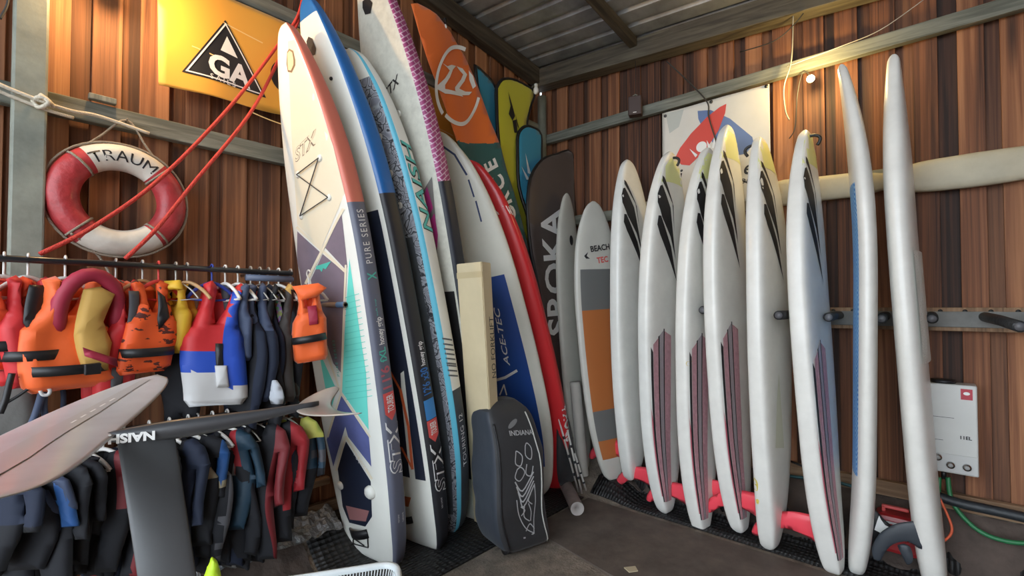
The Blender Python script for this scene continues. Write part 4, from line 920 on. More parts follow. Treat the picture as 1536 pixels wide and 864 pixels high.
wire('curved cable over the right roof beam', [(1110, 78, dict(x=-.10)), (1160, 62, dict(x=-.165)), (1190, 38, dict(x=-.165)), (1205, 20, dict(x=-.165))], .004)
wire('short black cable at the upper left wall edge', [(0, 28, dict(y=-.15)), (10, 10, dict(y=-.15)), (14, -8, dict(y=-.15))], .006)
# ------------------------------------------------------------------ heater, hoses, fuel can on the right
hx = -.16; a = P(1386, 578, x=hx); b = P(1462, 716, x=hx); c = P(1462, 585, x=hx)
hw = abs(a.y-b.y)+.04; hh = a.z-b.z+.02; hc = V((-.09, (a.y+b.y)/2, (a.z+b.z)/2))
ht = thing('water_heater', 'white wall hung gas water heater with three knobs at the right', 'heater', (-.09, hc.y, b.z))
HM = mat('heater enamel', (.55, .55, .52), .35, coat=.3, var=.04)
bm = bmesh.new(); bbox(bm, (0, 0, hh/2), (.14, hw, hh), .008); bmk('casing', bm, HM, ht)
bm = bmesh.new(); bbox(bm, (-.073, 0, hh*.115), (.006, hw*.97, hh*.20), .002); bmk('control_strip', bm, mat('control strip', (.50, .50, .48), .4), ht)
CHR = mat('chrome', (.6, .6, .6), .25, metal=1)
for k, (u, v) in enumerate(((.20, .17), (-.02, .10), (-.30, .10))): 
    kn = tube('knob', [(-.076, u*hw, v*hh), (-.100, u*hw, v*hh)], .020, CHR, ht, seg=16); tube('knob_face', [(-.100, u*hw, v*hh), (-.103, u*hw, v*hh)], .012, mat('knob face', (.35, .35, .34), .4), kn, seg=16)
g_ = lambda a, b: V((-.0725, a, b))
decal('badge', [rectg(-.42*hw, -.22*hw, hh*.84, hh*.96)], g_, mat('badge dark red', (.42, .01, .03), .4), ht, 0, 0, label='dark red square badge')
decal('badge_mark', [circle((-.32*hw, hh*.91), .015, 16, .010)], lambda a, b: V((-.0745, a, b)), PAINT_W, ht, 0, 0)
decal('small_lettering', [text2d('11EL', .028, (-.18*hw, hh*.40), (-1, 0), (0, 1), off=.001)], g_, PRINT_K, ht, 0, 0)
decal('seam_line', [rectg(-.1*hw, .40*hw, hh*.62, hh*.625), rectg(.1*hw, .40*hw, hh*.36, hh*.365)], g_, DGREY, ht, 0, 0)
tube('flue', [(0, .02, hh), (0, .02, hh+.02)], .06, BLACK, ht, seg=18)
for k, (u, m_) in enumerate(((.26, PRINT_R), (.10, PRINT_R))): tube('pipe_connector', [(0, u*hw, 0), (0, u*hw, -.06)], .013, BLACK, ht, seg=10)
GH = mat('green hose', (.02, .17, .06), .45)
def hose(label, pts, m, r=.012, g='hoses and pipes on the right'):
    q = [P(a, b, x=x) for a, b, x in pts]; t = thing('hose', label, 'hose', q[0], g); tube('hose_tube', [p-q[0] for p in smoothpath(q, 8)], r, m, t, seg=8)
hose('thick green garden hose hanging from the heater to the right', [(1422, 716, -.1), (1426, 745, -.12), (1440, 770, -.14), (1470, 797, -.16), (1510, 812, -.18), (1560, 815, -.2), (1640, 812, -.2)], GH, .013)
hose('short green hose going straight down from the heater', [(1409, 716, -.1), (1408, 740, -.12), (1405, 765, -.15), (1398, 800, -.2)], GH, .011)
hose('thin orange gas hose curving beside the last board', [(1404, 738, -.15), (1418, 765, -.18), (1428, 795, -.22), (1415, 812, -.26), (1395, 818, -.3)], mat('orange hose', (.75, .13, .05), .5), .007)
hose('black corrugated pipe lying along the right wall base', [(1400, 742, -.13), (1440, 755, -.13), (1500, 768, -.13), (1620, 795, -.13)], mat('black pipe', (.02, .024, .028), .5, bump=.5), .03)
hose('thin black cable sagging at the right wall base', [(1180, 690, -.1), (1205, 700, -.12), (1225, 715, -.14), (1255, 745, -.16)], BLACK, .008)
hose('dark teal cable behind the boards at the right wall base', [(1170, 712, -.12), (1200, 716, -.13), (1240, 720, -.13), (1300, 735, -.13)], mat('dark teal cable', (.02, .08, .09), .5), .012)
# fuel canister
fc = P(1352, 800, x=-.36); fz = .02+0*fc.z
fcn = thing('fuel_canister', 'red metal fuel canister behind the last two long boards', 'canister', (-.17, P(1352, 780, x=-.17).y, gh(-.17, -3)+.0), None)
bm = bmesh.new(); bbox(bm, (0, 0, .15), (.17, .27, .24), .03); bmk('body', bm, mat('canister red', (.40, .018, .022), .4, bump=.1, coat=.2), fcn)
bm = bmesh.new(); bbox(bm, (0, .03, .30), (.03, .14, .02), .006); bbox(bm, (0, .09, .28), (.03, .02, .05), .004); bmk('handle', bm, PRINT_R, fcn)
tube('cap', [(0, -.09, .26), (0, -.09, .32)], .028, ORANGE, fcn, seg=14)
decal('small_lettering', [text2d('R7X', .045, (.06-.08, .13), (-1, 0), (0, 1))], lambda a, b: V((-.0865, a, b)), PAINT_W, fcn, 0, 0)
decal('pale_mark', [rectg(-.0, .10, .22, .235)], lambda a, b: V((-.0865, a, b)), PAINT_W, fcn, 0, 0)
# ------------------------------------------------------------------ floor coverings
RUB = mat('black ring mat rubber', (.012, .012, .013), .55)
n_, l_ = nt(RUB); tcn = n_.new('ShaderNodeTexCoord'); mp = n_.new('ShaderNodeMapping'); mp.inputs['Scale'].default_value = (22, 38, 1); vo = n_.new('ShaderNodeTexVoronoi'); vo.inputs['Scale'].default_value = 1; vo.inputs['Randomness'].default_value = .15
bp = n_.new('ShaderNodeBump'); bp.inputs['Strength'].default_value = 1; bp.inputs['Distance'].default_value = .02
l_.new(tcn.outputs['Object'], mp.inputs['Vector']); l_.new(mp.outputs[0], vo.inputs['Vector']); l_.new(vo.outputs['Distance'], bp.inputs['Height']); l_.new(bp.outputs['Normal'], n_['Principled BSDF'].inputs['Normal'])
cr = n_.new('ShaderNodeValToRGB'); cr.color_ramp.elements[0].color = (.035, .035, .036, 1); cr.color_ramp.elements[1].color = (.004, .004, .004, 1); cr.color_ramp.elements[1].position = .6
l_.new(vo.outputs['Distance'], cr.inputs['Fac']); l_.new(cr.outputs['Color'], n_['Principled BSDF'].inputs['Base Color'])
o = sheet('ring_mat', -.51, -.04, -3.9, -.95, RUB, .012, .08, thick=.01); tag(o, 'black rubber ring mat under the white windsurf boards', 'mat', 'black rubber floor mats')
o = sheet('ring_mat', -2.72, -.58, -.93, -.06, RUB, .012, .08, thick=.01); tag(o, 'black rubber ring mat under the left row of paddle boards', 'mat', 'black rubber floor mats')
pa, pb, pc, pd_ = P(872, 735, z=.01), P(1250, 864, z=.01), P(1010, 905, z=.01), P(806, 800, z=.01)
SHM = mat('worn smooth dark sheet', (.105, .082, .066), .75, var=.35, vscale=5, bump=.2)
def polyflat(name, pts, z0, z1, m, parent=None):
    n = len(pts); vs = [(p[0], p[1], z0) for p in pts]+[(p[0], p[1], z1) for p in pts]
    t = tri2d(pts); fs = [tuple(i+n for i in f) for f in t]+[tuple(reversed(f)) for f in t]+[(i, (i+1) % n, n+(i+1) % n, n+i) for i in range(n)]
    return mk(name, vs, fs, m, parent, smooth=False)
o = polyflat('floor_sheet', [(-.57, -.97), (-.57, -3.6), (-1.35, -3.6), (P(915, 864, z=0).x, P(915, 864, z=0).y), (P(806, 800, z=0).x, P(806, 800, z=0).y), (-1.30, -.95)], .002, .012, SHM); tag(o, 'large smooth dark brown floor sheet in front of the mats', 'mat')
o = polyflat('sand_patch', [(p.x, p.y) for p in (P(936, 855, z=0), P(953, 853, z=0), P(957, 860, z=0), P(944, 862, z=0))], .012, .018, mat('dry sand', (.5, .42, .28), .9)); tag(o, 'small pale crumb of dirt on the dark floor sheet', 'dirt')
# silver insulation foil and rubble along the left wall base
FOIL = mat('crumpled silver foil', (.22, .23, .24), .4, metal=.7, bump=1, bscale=60)
vs = []; fs = []; nx, ny = 110, 16
for i in range(nx+1):
    for k in range(ny+1):
        x = -4.6+2.1*i/nx; y = -.06-.18*k/ny; vs.append((x, y-.01*noise.noise(V((x*9, y*9, 3))), .30-.10*k/ny+.028*noise.noise(V((x*16, y*20, 1)))+.02*noise.noise(V((x*40, y*50, 1)))))
for i in range(nx):
    for k in range(ny): q = i*(ny+1)+k; fs.append((q, q+1, q+ny+2, q+ny+1))
o = mk('insulation_foil', vs, fs, FOIL, smooth=False); tag(o, 'crumpled silver insulation foil along the left wall base', 'foil')
rnd = random.Random(4); DIRT = mat('dark earth', (.075, .055, .045), .95, bump=.8, bscale=30, var=.4)
vs = []; fs = []
def bank(name, label, f, nu, nv):
    vs = [f(i/nu, k/nv) for i in range(nu+1) for k in range(nv+1)]; fs = [(i*(nv+1)+k, i*(nv+1)+k+1, (i+1)*(nv+1)+k+1, (i+1)*(nv+1)+k) for i in range(nu) for k in range(nv)]
    o = mk(name, vs, fs, DIRT); tag(o, label, 'earth'); o['kind'] = 'stuff'
def bl(u, v):
    x = -4.6+1.85*u; y = -.04-.80*v; return (x, y, gh(x, y)+.012+.035*max(0, noise.noise(V((x*6, y*6, 2))))+.012*noise.noise(V((x*25, y*25, 2)))-.05*sm((v-.85)/.15))
bank('earth_bank', 'dark trodden earth and plastic below the wetsuits', bl, 90, 40)
def brt(u, v):
    y = -1.0-3.2*u; x = -.03-.24*v; return (x, y, gh(x, y)+.02+.05*max(0, noise.noise(V((x*7, y*5, 6))))+.015*noise.noise(V((x*25, y*25, 2)))-.06*sm((v-.8)/.2))
bank("earth_bank", "dark earth and stones heaped along the right wall base", brt, 110, 24)
# ------------------------------------------------------------------ roll, pipe, poles, carton
CARD = mat('brown plastic roll', (.26, .20, .18), .35, var=.3, vscale=10, coat=.2); 
ra = P(866, 764, z=.062); rb_ = P(838, 706, z=.062); ra.z = rb_.z = .066
rr_ = thing('material_roll', 'brown roll with pale hollow end lying on the dark floor sheet', 'roll', ra); d = (rb_-ra); d = d.normalized()*max(.75, d.length)
vs, fs = tubedata([V((0, 0, 0)), d*.3, d*.6, d], .056, 22, cap=False); mk('outer_wrap', vs, fs, CARD, rr_)
fx, fy = frame(d.normalized()); vs = []; fs = []
for k in range(22):
    a = 2*math.pi*k/22; e = fx*math.cos(a)+fy*math.sin(a); vs += [e*.0555, e*.019, e*.019+d*.2]
for k in range(22): j = (k+1) % 22; fs += [(k*3, j*3, j*3+1, k*3+1), (k*3+1, j*3+1, j*3+2, k*3+2)]
mk('paper_end', vs, fs, mat('paper end', (.50, .46, .43), .8), rr_)
pb0 = P(875, 712, x=-.42); pt0 = P(863, 573, x=-.50); pb0.z = max(pb0.z, .1)
pp = thing('plastic_pipe', 'upright pale grey plastic pipe leaning before the corner boards', 'pipe', pb0)
vs, fs = tubedata([V((0, 0, 0)), pt0-pb0], .052, 24, cap=False); vs, fs = tubedata([pt0-pb0, (pt0-pb0)*.85], .047, 24, vs, fs, cap=True); mk('pipe_body', vs, fs, mat('pipe grey', (.42, .40, .36), .5, var=.08), pp)
for k, (x0, y0, x1, y1, lb_) in enumerate(((868, 738, 838, 628, 'left thin white tent pole leaning by the brown roll'), (873, 740, 851, 645, 'middle thin white tent pole leaning by the brown roll'), (880, 738, 862, 680, 'short thin white tent pole leaning by the brown roll'))):
    a = P(x0, y0, z=.02); b = P(x1, y1, y=a.y+.06); t = thing('pole', lb_, 'pole', a, 'thin white poles beside the roll'); tube('shaft', [V((0, 0, 0)), b-a], .009, mat('pole white', (.66, .64, .60), .4), t, seg=8)
    for s in (.25, .5, .75): tube('joint', [(b-a)*(s-.02), (b-a)*(s+.02)], .0115, DGREY, t, seg=8)
sb0 = P(842, 700, z=.02); sb0.z = .02
# limp black bag behind the poles
def limp(px, py, c=0): p = P(px*100, -py*100, y=-.76); return V((p.x, p.y-c, p.z))
lbg = pillow('storage_bag', [(p.x, p.y) for p in smoothpath([(a/100, -b/100, 0) for a, b in ((835, 628), (848, 622), (856, 640), (864, 690), (866, 715), (852, 726), (840, 728), (835, 700), (835, 628))], 3)], .09, limp, mat('bag black cloth', (.022, .024, .028), .55, sheen=.2), step=.08, R=.25); tag(lbg, 'limp black cloth bag between the red board and the brown bag', 'bag')
# carton
cb = V((-1.50, -.72, .02)); ct = thing('carton', 'tall narrow cream carton marked NO FORKLIFT between the boards', 'carton', cb)
CRT = mat('carton cream', (.60, .50, .32), .75, var=.06)
tl_ = P(684, 402, y=-.70); tr_ = P(722, 401, y=-.80); H_ = tr_.z
q0 = P(690, 560, y=-.62); 
e0 = P(684, 402, y=-.86); e1 = P(722, 401, y=-1.12); e2 = P(736, 404, x=e1.x+.14)
w_ = (e1-e0); w_.z = 0; s_2 = V((.11, .02, 0))
sh = V((.46, .30, 0))   # the foot stands further right than the top
tp = [V((e0.x, e0.y, H_)), V((e1.x, e1.y, H_)), V((e1.x, e1.y, H_))+s_2, V((e0.x, e0.y, H_))+s_2]
bt = [V((p.x, p.y, .02))+sh for p in tp]; vs = [p-cb for p in bt+tp]
bm = bmesh.new(); bv = [bm.verts.new(v) for v in vs]
for fc_ in ((0, 1, 5, 4), (1, 2, 6, 5), (2, 3, 7, 6), (3, 0, 4, 7), (4, 5, 6, 7), (3, 2, 1, 0)): bm.faces.new([bv[i] for i in fc_])
bmesh.ops.recalc_face_normals(bm, faces=bm.faces[:]); bmesh.ops.bevel(bm, geom=bm.edges[:], offset=.006, segments=2, affect='EDGES'); bmk('box_body', bm, CRT, ct)
nrm = (tp[2]-tp[1]).cross(V((0, 0, 1))).normalized(); nrm = nrm if nrm.dot(CAM-tp[1]) > 0 else -nrm
def cside(a, b): k = b/H_; base = bt[1]+(tp[1]-bt[1])*k; return base-cb+(tp[2]-tp[1]).normalized()*a+nrm*.002
decal('lettering', [text2d('NO FORKLIFT', .070, (.10, H_*.60), (0, 1), (-1, 0), sx=1.0)], cside, PRINT_K, ct, 0, .1)
fn_ = w_.cross(V((0, 0, 1))).normalized(); fn_ = fn_ if fn_.dot(CAM-tp[1]) > 0 else -fn_
def cfront(a, b): return bt[0]+(tp[0]-bt[0])*(b/H_)-cb+w_.normalized()*a+fn_*.001
decal('tape', [rectg(.0, w_.length, H_-.10, H_-.06)], cfront, mat('tape tan', (.52, .42, .25), .4), ct, 0, 0)
# wheeled board bag
bg0 = P(776, 834, z=0); bag = thing('wheeled_board_bag', 'large dark grey wheeled bag with white line art, standing on the floor', 'bag')
bcen = V((-1.66, -1.02, 0)); ang = YAW-math.radians(50)   # front faces the camera's right
fdir = P(790, 700, z=.3)-CAM; 
BW, BD = .44, .38
nf = (-FH*.84+RT*.54).normalized(); sx_ = V((0, 0, 1)).cross(nf)*1.0      # sx_: to the right as seen from the front
if sx_.dot(RT) < 0: sx_ = -sx_
c0_ = P(771, 832, z=0); org = c0_+sx_*(BW/2-.11)-nf*(BD/2-.05)
org.z = 0; bag.matrix_world = Matrix(((sx_.x, -nf.x, 0, org.x), (sx_.y, -nf.y, 0, org.y), (0, 0, 1, 0.0), (0, 0, 0, 1)))
BG1 = mat('bag dark grey fabric', (.024, .024, .026), .62, bump=.35, bscale=14, sheen=.1, var=.15); BG2 = mat('bag slate fabric', (.035, .042, .056), .55, bump=.3, bscale=10, sheen=.1)
Hb = 1.0
def bagr(t):  # half width, half depth, lean shift at height t
    w = interp([(0, .80), (.04, .95), (.2, 1), (.5, 1.0), (.8, .93), (.93, .80), (1, .50)], t)
    dd = interp([(0, .85), (.05, 1), (.5, 1), (.85, .86), (.95, .66), (1, .40)], t); return BW/2*w, BD/2*dd, -.10*t-.02*math.sin(t*7), .07*t
NS = 40; vs = []; fs = []; mi = []; rows = 34
for j in range(rows+1):
    t = j/rows; t = t if j < rows else 1; w, d_, sx2, dy = bagr(t)
    for k in range(NS):
        a = 2*math.pi*(k+.5)/NS; c, s = math.cos(a), math.sin(a); n_e = 6
        x = w*math.copysign(abs(c)**(2/n_e), c); y = d_*math.copysign(abs(s)**(2/n_e), s)
        wn_ = .008*noise.noise(V((x*9, y*9, t*8)))+.012*noise.noise(V((x*4+3, y*4, t*5)))
        vs.append(V((x*(1+wn_*4)+sx2, y*(1+wn_*4)+dy, .03+Hb*t)))
for j in range(rows):
    for k in range(NS):
        fs.append((j*NS+k, j*NS+(k+1) % NS, (j+1)*NS+(k+1) % NS, (j+1)*NS+k)); a = 2*math.pi*(k+1)/NS; mi.append(1 if math.cos(a) < -.80 and j < rows*.93 else 0)
fs.append(tuple(reversed(range(NS)))); mi.append(0); fs.append(tuple(rows*NS+k for k in range(NS))); mi.append(0)
mk('bag_body', vs, fs, [BG1, BG2], bag, mi)
def bfront(a, b, c=0):
    t = max(0, min(1, (b-.03)/Hb)); w, d_, sx2, dy = bagr(t); u = max(-.97, min(.97, a/w)); y = -d_*(1-abs(u)**6)**(1/6)
    wn_ = .008*noise.noise(V((a*9, y*9, t*8)))+.012*noise.noise(V((a*4+3, y*4, t*5))); return V((a*(1+wn_*4)+sx2, y*(1+wn_*4)+dy-.004-c, b))
LA = mat('bag line art', (.42, .42, .42), .6)
def bst(pts, w=.007):
    pl = smoothpath([(a, b, 0) for a, b in pts], 4); return sum([stroke([(pl[i].x, pl[i].y), (pl[i+1].x, pl[i+1].y)], w) for i in range(len(pl)-1)], [])
art = bst([(-.05, .68), (-.06, .62), (-.02, .60), (.0, .66), (-.04, .70), (-.05, .68)])+bst([(.04, .72), (.03, .66), (.07, .63), (.09, .70), (.06, .74), (.04, .72)])+bst([(-.05, .58), (-.07, .53), (-.03, .50), (.01, .55), (-.02, .59), (-.05, .58)])+bst([(.03, .60), (.02, .54), (.06, .52), (.08, .58)])
for k in range(4): art += bst([(-.07+.012*k, .50-.035*k), (-.01, .43-.035*k), (.08, .54-.03*k)], .009)
art += bst([(-.06, .38), (-.05, .28), (-.01, .18), (.05, .13)])+bst([(.085, .46), (.09, .34), (.07, .22), (.05, .13)])+bst([(.0, .34), (-.01, .26), (.03, .22)])+bst([(.03, .34), (.05, .28), (.04, .22)])+bst([(-.01, .16), (.03, .20), (.06, .16)])+bst([(-.04, .12), (.0, .115), (.05, .13)], .01)+bst([(-.03, .33), (.0, .30), (-.03, .27)])+bst([(.05, .40), (.03, .36), (.06, .33)])
decal('line_art', art, bfront, LA, bag, .05, .05, label='white carved style line drawing')
decal('lettering', [text2d('INDIANA', .048, (-.07, .81), (1, -.1), (.05, 1), off=.001)], bfront, LA, bag, .05, .05)
decal('feather_mark', [circle((-.02, .885), .045, 20, .018)], lambda a, b: bfront(a, b+(a+.02)*.5), mat('feather grey', (.17, .17, .17), .6), bag, .05, .05)
zp = smoothpath([(-.05+.17, .95, 0), (.135, .8, 0), (.15, .5, 0), (.152, .28, 0), (.145, .04, 0)], 6); tube('zip', [bfront(p.x, p.y, .003) for p in zp], .005, mat('zip silver', (.45, .44, .40), .5), bag, seg=6)
zp = smoothpath([(-.165, .90, 0), (-.178, .6, 0), (-.178, .3, 0), (-.16, .06, 0)], 6); tube('zip', [bfront(p.x, p.y, .003) for p in zp], .007, BLACK, bag, seg=6, label='black side zip')
for s in (-1, 1):
    wv, wf_ = tubedata([(s*.155-.015, -.10, .038), (s*.155+.015, -.10, .038)], .038, 16); mk('wheel', wv, wf_, BLACK, bag)
bm = bmesh.new(); bbox(bm, (0, -.12, .05), (.36, .08, .06), .015); bmk('base_guard', bm, BLACK, bag)
tube('side_handle', [V((-.215, -.02, .35)), V((-.245, -.02, .40)), V((-.25, -.0, .52)), V((-.225, .0, .58))], .012, BG1, bag)
# white crate in the foreground
cc = P(520, 838, z=.36); K0 = P(590, 840, z=.36); K1 = P(445, 862, z=.36); dx_ = (K1-K0); dx_.z = 0; Lc = .62; ex = dx_.normalized(); ey = V((-ex.y, ex.x, 0)); ey = ey if ey.dot(CAM-K0) > 0 else -ey
crt = thing('plastic_crate', 'white plastic laundry crate with rounded rim at the bottom edge', 'crate'); co = K0+ex*(Lc/2-.03)+ey*.19; co.z = 0
crt.matrix_world = Matrix(((ex.x, ey.x, 0, co.x), (ex.y, ey.y, 0, co.y), (0, 0, 1, 0), (0, 0, 0, 1)))
def rrect(w, h, r, n=6):
    out = []
    for cx_, cy_, a0 in ((w/2-r, h/2-r, 0), (-w/2+r, h/2-r, 90), (-w/2+r, -h/2+r, 180), (w/2-r, -h/2+r, 270)):
        for k in range(n+1): a = math.radians(a0+90*k/n); out.append(V((cx_+r*math.cos(a), cy_+r*math.sin(a), 0)))
    return out
CW = mat('crate white', (.72, .78, .80), .3, coat=.3)
def loft(name, rings, m, parent, capb=False, capt=False, label=None):
    n = len(rings[0]); vs = [p for r in rings for p in r]; fs = [(i*n+k, i*n+(k+1) % n, (i+1)*n+(k+1) % n, (i+1)*n+k) for i in range(len(rings)-1) for k in range(n)]
    if capb: fs.append(tuple(reversed(range(n))))
    if capt: fs.append(tuple((len(rings)-1)*n+k for k in range(n)))
    return mk(name, vs, fs, m, parent, label=label)
def rz(w, h, r, z): return [p+V((0, 0, z)) for p in rrect(w, h, r)]
loft('rim', [rz(Lc-.05, .33, .07, .335), rz(Lc-.05, .33, .07, .35), rz(Lc-.03, .35, .08, .362), rz(Lc, .38, .09, .36), rz(Lc+.012, .392, .095, .345), rz(Lc+.012, .392, .095, .325)], CW, crt)
loft('tub_floor', [rz(Lc-.16, .24, .05, .012), rz(Lc-.16, .24, .05, .02)], CW, crt, True, True)
o = loft('lower_band', [rz(Lc-.16, .24, .05, .0), rz(Lc-.145, .25, .05, .08)], CW, crt); o.modifiers.new('t', 'SOLIDIFY').thickness = .004
ra_ = rrect(Lc-.147, .252, .05, 6); rb2 = rrect(Lc-.055, .325, .07, 6)
def along(ring, m):
    pts = ring+[ring[0]]; out = []; tot = sum((pts[i+1]-pts[i]).length for i in range(len(ring))); s = 0; i = 0; acc = 0
    for k in range(m):
        q = tot*k/m
        while acc+(pts[i+1]-pts[i]).length < q: acc += (pts[i+1]-pts[i]).length; i += 1
        out.append(pts[i].lerp(pts[i+1], (q-acc)/(pts[i+1]-pts[i]).length))
    return out
lo_ = along(ra_, 110); hi_ = along(rb2, 110); sm_ = None
for k in range(110):
    a = lo_[k]+V((0, 0, .075)); b = hi_[k]+V((0, 0, .338)); vs, fs = tubedata([a, b], .0035, 5); mk('slat', vs, fs, CW, crt)
mid_ = [a.lerp(b, .5)+V((0, 0, .205)) for a, b in zip(lo_, hi_)]; tube('mid_band', mid_, .005, CW, crt, seg=6, closed=True)
# small lime bag piece by the mast foot
g0 = P(318, 850, z=.25); 
# ------------------------------------------------------------------ hydrofoil in the foreground
def cp(d, lat, z): p = CAM+FH*d+RT*lat; return V((p.x, p.y, z))
C0 = cp(1.02, -.887, 1.425); fd = (FH*.45+RT*.90).normalized(); sd = (FH*.885-RT*.465).normalized(); up = V((0, 0, 1))
hf = thing('hydrofoil', 'grey hydrofoil turned upside down with wide front wing and black mast in the foreground', 'hydrofoil', V((C0.x, C0.y, .0)))
hrel = C0-hf.location
WNG = mat('wing carbon grey', (.50, .52, .54), .3, coat=.4, var=.18, vscale=3, bump=.05); CARB = mat('carbon black', (.035, .036, .04), .42, coat=.2, bump=.05)
def foil_wing(name, c, span, half, chord, tipchord, sweep, rise, m, th=.022, n=26):
    vs = []; fs = []; S = 14
    for i in range(-n, n+1):
        u = i/n; s = abs(u); ch = chord*math.sqrt(max(.0, 1-(s**2.3)))*.94+tipchord*(1-s**12)+.004; q = c+span*(u*half)+fd*(sweep*s**2-ch*.5*0)+up*(rise*s**2)
        for k in range(S):
            a = 2*math.pi*k/S; x = math.cos(a)*.5*ch; y = math.sin(a)*th*.5*(1-s*.6)*(1.15-.6*(math.cos(a)*.5+.5)); vs.append(q+fd*x+up*y)
    for i in range(2*n):
        for k in range(S): fs.append((i*S+k, i*S+(k+1) % S, (i+1)*S+(k+1) % S, (i+1)*S+k))
    fs.append(tuple(reversed(range(S)))); fs.append(tuple(2*n*S+k for k in range(S)))
    return mk(name, vs, fs, m, hf)
fw_ = foil_wing('front_wing', hrel+fd*-.075, sd, .56, .205, .02, .09, .055, WNG)
def fwf(a, b, c=0):
    s = abs(a)/.56; ch = .205*math.sqrt(max(0, 1-s**2.3))*.94+.02; th = .022*.5*(1-s*.6)
    x = b; k = max(-1, min(1, x/(ch/2))); return hrel+fd*(-.075)+sd*a+fd*(.09*s*s+b)+up*(.055*s*s+th*math.sqrt(max(0, 1-k*k))*(1.15-.6*(k*.5+.5))+.0015+c)
decal('pale_band', [[(-.51, -.055), (-.2, -.035), (.2, -.02), (.51, -.015), (.51, .005), (.2, .02), (-.2, .02), (-.51, .0)]], fwf, mat('wing pale band', (.44, .44, .44), .3, coat=.4), hf, .04, .02)
decal('wing_dashes', [rectg(.10+.05*k, .128+.05*k, -.0, .004) for k in range(5)]+[rectg(-.5, -.1, -.06, -.056)], lambda a, b: fwf(a, b, .001), PAINT_W, hf, .04, .02)
FL_ = .44; fz0 = hrel+V((0, 0, -.006))
vs = []; fs = []; N_ = 16
for i in range(N_+1):
    t = i/N_; c = fz0+fd*(-.0+(FL_+.0)*t)+up*(.035*t*t-.0); wv = interp([(0, .004), (.08, .014), (.4, .017), (.8, .012), (1, .006)], t); hv = interp([(0, .004), (.08, .014), (.35, .022), (.8, .012), (1, .006)], t)
    for k in range(12): a = 2*math.pi*k/12; vs.append(c+sd*(wv*math.cos(a))+up*(hv*math.sin(a)))
for i in range(N_):
    for k in range(12): fs.append((i*12+k, i*12+(k+1) % 12, (i+1)*12+(k+1) % 12, (i+1)*12+k))
fs.append(tuple(reversed(range(12)))); fs.append(tuple(N_*12+k for k in range(12))); mk('fuselage', vs, fs, CARB, hf)
st = foil_wing('tail_wing', fz0+fd*(FL_-.01)+up*.022, (sd*.93-up*.0+RT*.0).normalized(), .20, .075, .012, .075, .02, mat('tail wing bronze grey', (.33, .29, .25), .3, coat=.5, var=.12), th=.012, n=16)
# mast, straight down to a board lying on a low trestle
mt0 = fz0+fd*.085+V((0, 0, -.005)); mdir = (V((0, 0, -1))+RT*.17).normalized(); ML = .86; vs = []; fs = []
for i, t in enumerate((0, .5, 1)):
    c = mt0+mdir*ML*t; ch = .104
    for k in range(20): a = 2*math.pi*k/20; vs.append(c+fd*(math.cos(a)*ch/2)+sd*(.0085*math.sin(a)*(1.2-.5*math.cos(a))))
for i in range(2):
    for k in range(20): fs.append((i*20+k, i*20+(k+1) % 20, (i+1)*20+(k+1) % 20, (i+1)*20+k))
fs.append(tuple(reversed(range(20)))); fs.append(tuple(40+k for k in range(20))); mk('mast', vs, fs, mat('mast carbon', (.060, .062, .065), .5, bump=.04, var=.1), hf)
def mface(a, b): return mt0+mdir*b+fd*a-sd*(.0098)
decal('lettering', [text2d('NAISH', .026, (.05, .014), (-1, 0), (0, -1), off=.0012, sx=1.1)], lambda a, b: fz0+fd*(.055+a)+up*(b-.006)-sd*.0225, PAINT_W, hf, 0, 0)
decal('yellow_sticker', [[(-.03, .36), (-.012, .355), (.0, .362), (.02, .358), (.02, .375), (.006, .38), (.008, .40), (-.012, .40), (-.012, .38), (-.03, .375)]], mface, mat('sticker yellow', (.85, .65, .02), .5), hf, 0, 0)
plate = mt0+mdir*ML; bm = bmesh.new(); bbox(bm, plate+V((0, 0, .004)), (.19, .10, .012), .003); bmk('base_plate', bm, CARB, hf)
fb = plate+hf.location
hb = thing('foil_board', 'white foil board lying upside down below the frame under the mast', 'board', V((fb.x, fb.y, fb.z-.13))); 
vs = []; fs = []
outl = [(p.x, p.y) for p in smoothpath([(-.65, -.12, 0), (-.5, -.24, 0), (0, -.29, 0), (.5, -.2, 0), (.68, 0, 0), (.5, .2, 0), (0, .29, 0), (-.5, .24, 0), (-.65, .12, 0), (-.65, -.12, 0)], 4)][:-1]
pillow('hull', outl, .12, lambda a, b, c: fd*a+sd*b+V((0, 0, .058+c)), WHITE, hb, step=.08, R=.05, edge=.3)
tz = fb.z-.135
for k, s in enumerate((-.4, .4)):
    t = thing('trestle', ('left', 'right')[k]+' low wooden trestle under the upturned foil board', 'trestle', V((fb.x, fb.y, 0))+fd*s, 'trestles below the foil board')
    o = beam('crossbar', sd*-.3+V((0, 0, tz-.03)), sd*.3+V((0, 0, tz-.03)), .06, .06, SILLWOOD, t)
    for u in (-.25, .25):
        for v in (-.08, .08): beam('leg', sd*u+fd*v+V((0, 0, 0)), sd*u+V((0, 0, tz-.05)), .04, .04, SILLWOOD, t)
